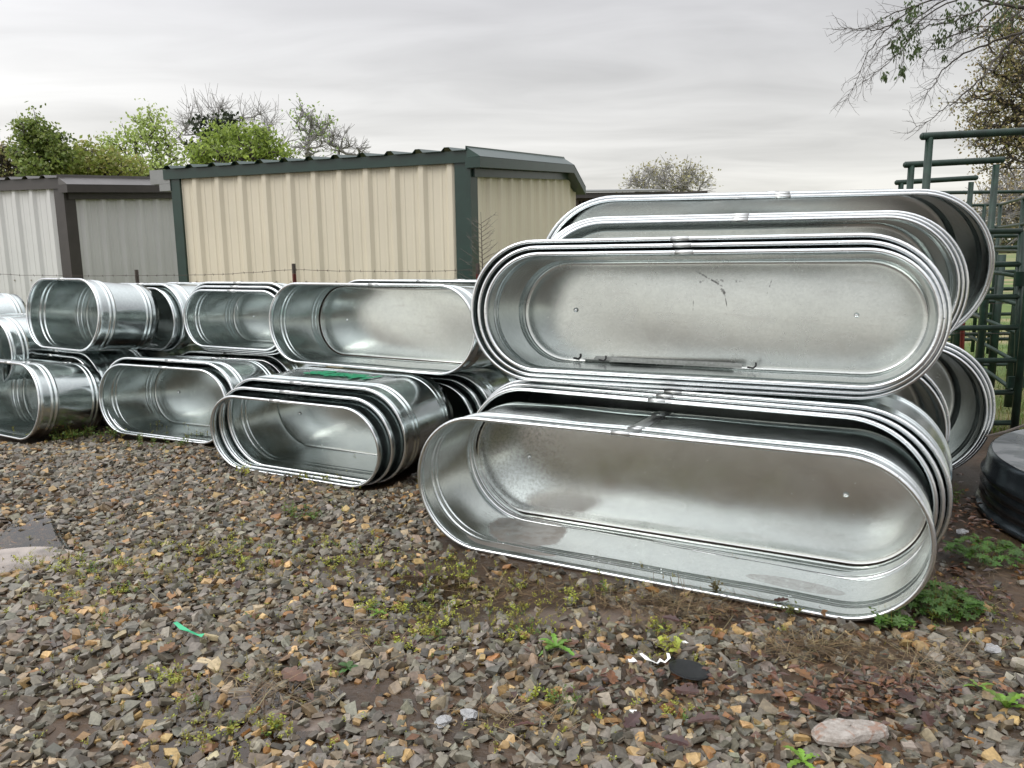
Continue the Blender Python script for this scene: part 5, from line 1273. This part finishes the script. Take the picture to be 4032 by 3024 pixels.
lb.tube([(0, 0, 0), (-0.05, 0, 1.5), (-0.1, 0.05, 3.0), (-0.3, 0, 4.5), Vector(zo(2900, 90)) - oO], [0.24, 0.2, 0.17, 0.12, 0.07], 10)
for li, L_ in enumerate(limbs):
    pts = []
    for k, (a, c_) in enumerate(L_): pts.append(Vector(zo(a, c_, YO + 0.5 * math.sin(li * 2.1) * (k / len(L_)) + 0.15 * rO.uniform(-1, 1))) - oO)
    fine = []
    for i in range(len(pts) - 1):
        for k in range(4):
            t_ = k / 4; p0, p1, p2, p3 = pts[max(0, i - 1)], pts[i], pts[i + 1], pts[min(len(pts) - 1, i + 2)]
            fine.append(0.5 * ((2 * p1) + (p2 - p0) * t_ + (2 * p0 - 5 * p1 + 4 * p2 - p3) * t_ ** 2 + (3 * p1 - p0 - 3 * p2 + p3) * t_ ** 3) + Vector((rO.gauss(0, .008), rO.gauss(0, .008), rO.gauss(0, .008))))
    fine.append(pts[-1]); n = len(fine); r0 = 0.036 if li == 0 else (0.013 if li in (4, 5) else 0.0075)
    lb.tube(fine, [r0 * (1 - i / (n - 1)) ** 0.9 + 0.0015 for i in range(n)], 6)
    for i in range(3, n):
        dmain = (fine[i] - fine[i - 1]).normalized()
        for _ in range(1 if (li == 0 or rO.random() < 0.45) else 2):
            d = (dmain + Vector((rO.gauss(0, .5), rO.gauss(0, .5), rO.gauss(0, .45)))).normalized(); l = rO.uniform(0.10, 0.34); q = fine[i]; prev = q; pl = [q]
            for s in range(4): d = (d + Vector((rO.gauss(0, .22), rO.gauss(0, .22), rO.gauss(-.02, .22)))).normalized(); prev = prev + d * l / 4; pl.append(prev)
            lb.tube(pl, [0.0024, 0.0021, 0.0018, 0.0015, 0.0011], 4)
            for s in range(1, 5):
                if rO.random() < 0.75: d2 = (d + Vector((rO.gauss(0, .7), rO.gauss(0, .7), rO.gauss(0, .7)))).normalized(); lb.tube([pl[s], pl[s] + d2 * rO.uniform(0.03, 0.09)], [0.0016, 0.001], 3)
def leafclump(a, c_, n, sp):
    for _ in range(n):
        q = Vector(zo(a + rO.gauss(0, sp), c_ + rO.gauss(0, sp * 1.2), YO + rO.gauss(0, 0.15))) - oO
        lf.leaf(q, (rO.gauss(0, .4), rO.gauss(0, .4), -1), (rO.gauss(0, 1), -1, rO.gauss(0, .4)), rO.uniform(0.035, 0.07), rO.uniform(0.008, 0.015), jit((0.055, 0.085, 0.025), 0.4))
for a, c_, n, sp in ((1290, 60, 22, 40), (1240, 130, 22, 26), (1140, 170, 14, 30), (1280, 260, 26, 34), (1190, 300, 16, 26), (1130, 400, 26, 36), (1270, 430, 14, 30), (1320, 410, 10, 20), (1040, 630, 14, 16), (1190, 580, 12, 18), (1190, 610, 10, 16), (1530, 280, 20, 40), (1540, 480, 8, 14), (1580, 110, 12, 26), (1690, 110, 26, 50), (1760, 170, 18, 36), (1980, 210, 20, 40), (2100, 40, 40, 70), (1780, 60, 20, 60), (1000, 160, 4, 10), (1500, 340, 10, 26), (2050, 100, 20, 60)):
    leafclump(a, c_, n * 2, sp)
lb.build('trunk', M_BARK, rootO, True); lf.build('crown', M_LEAF, rootO)
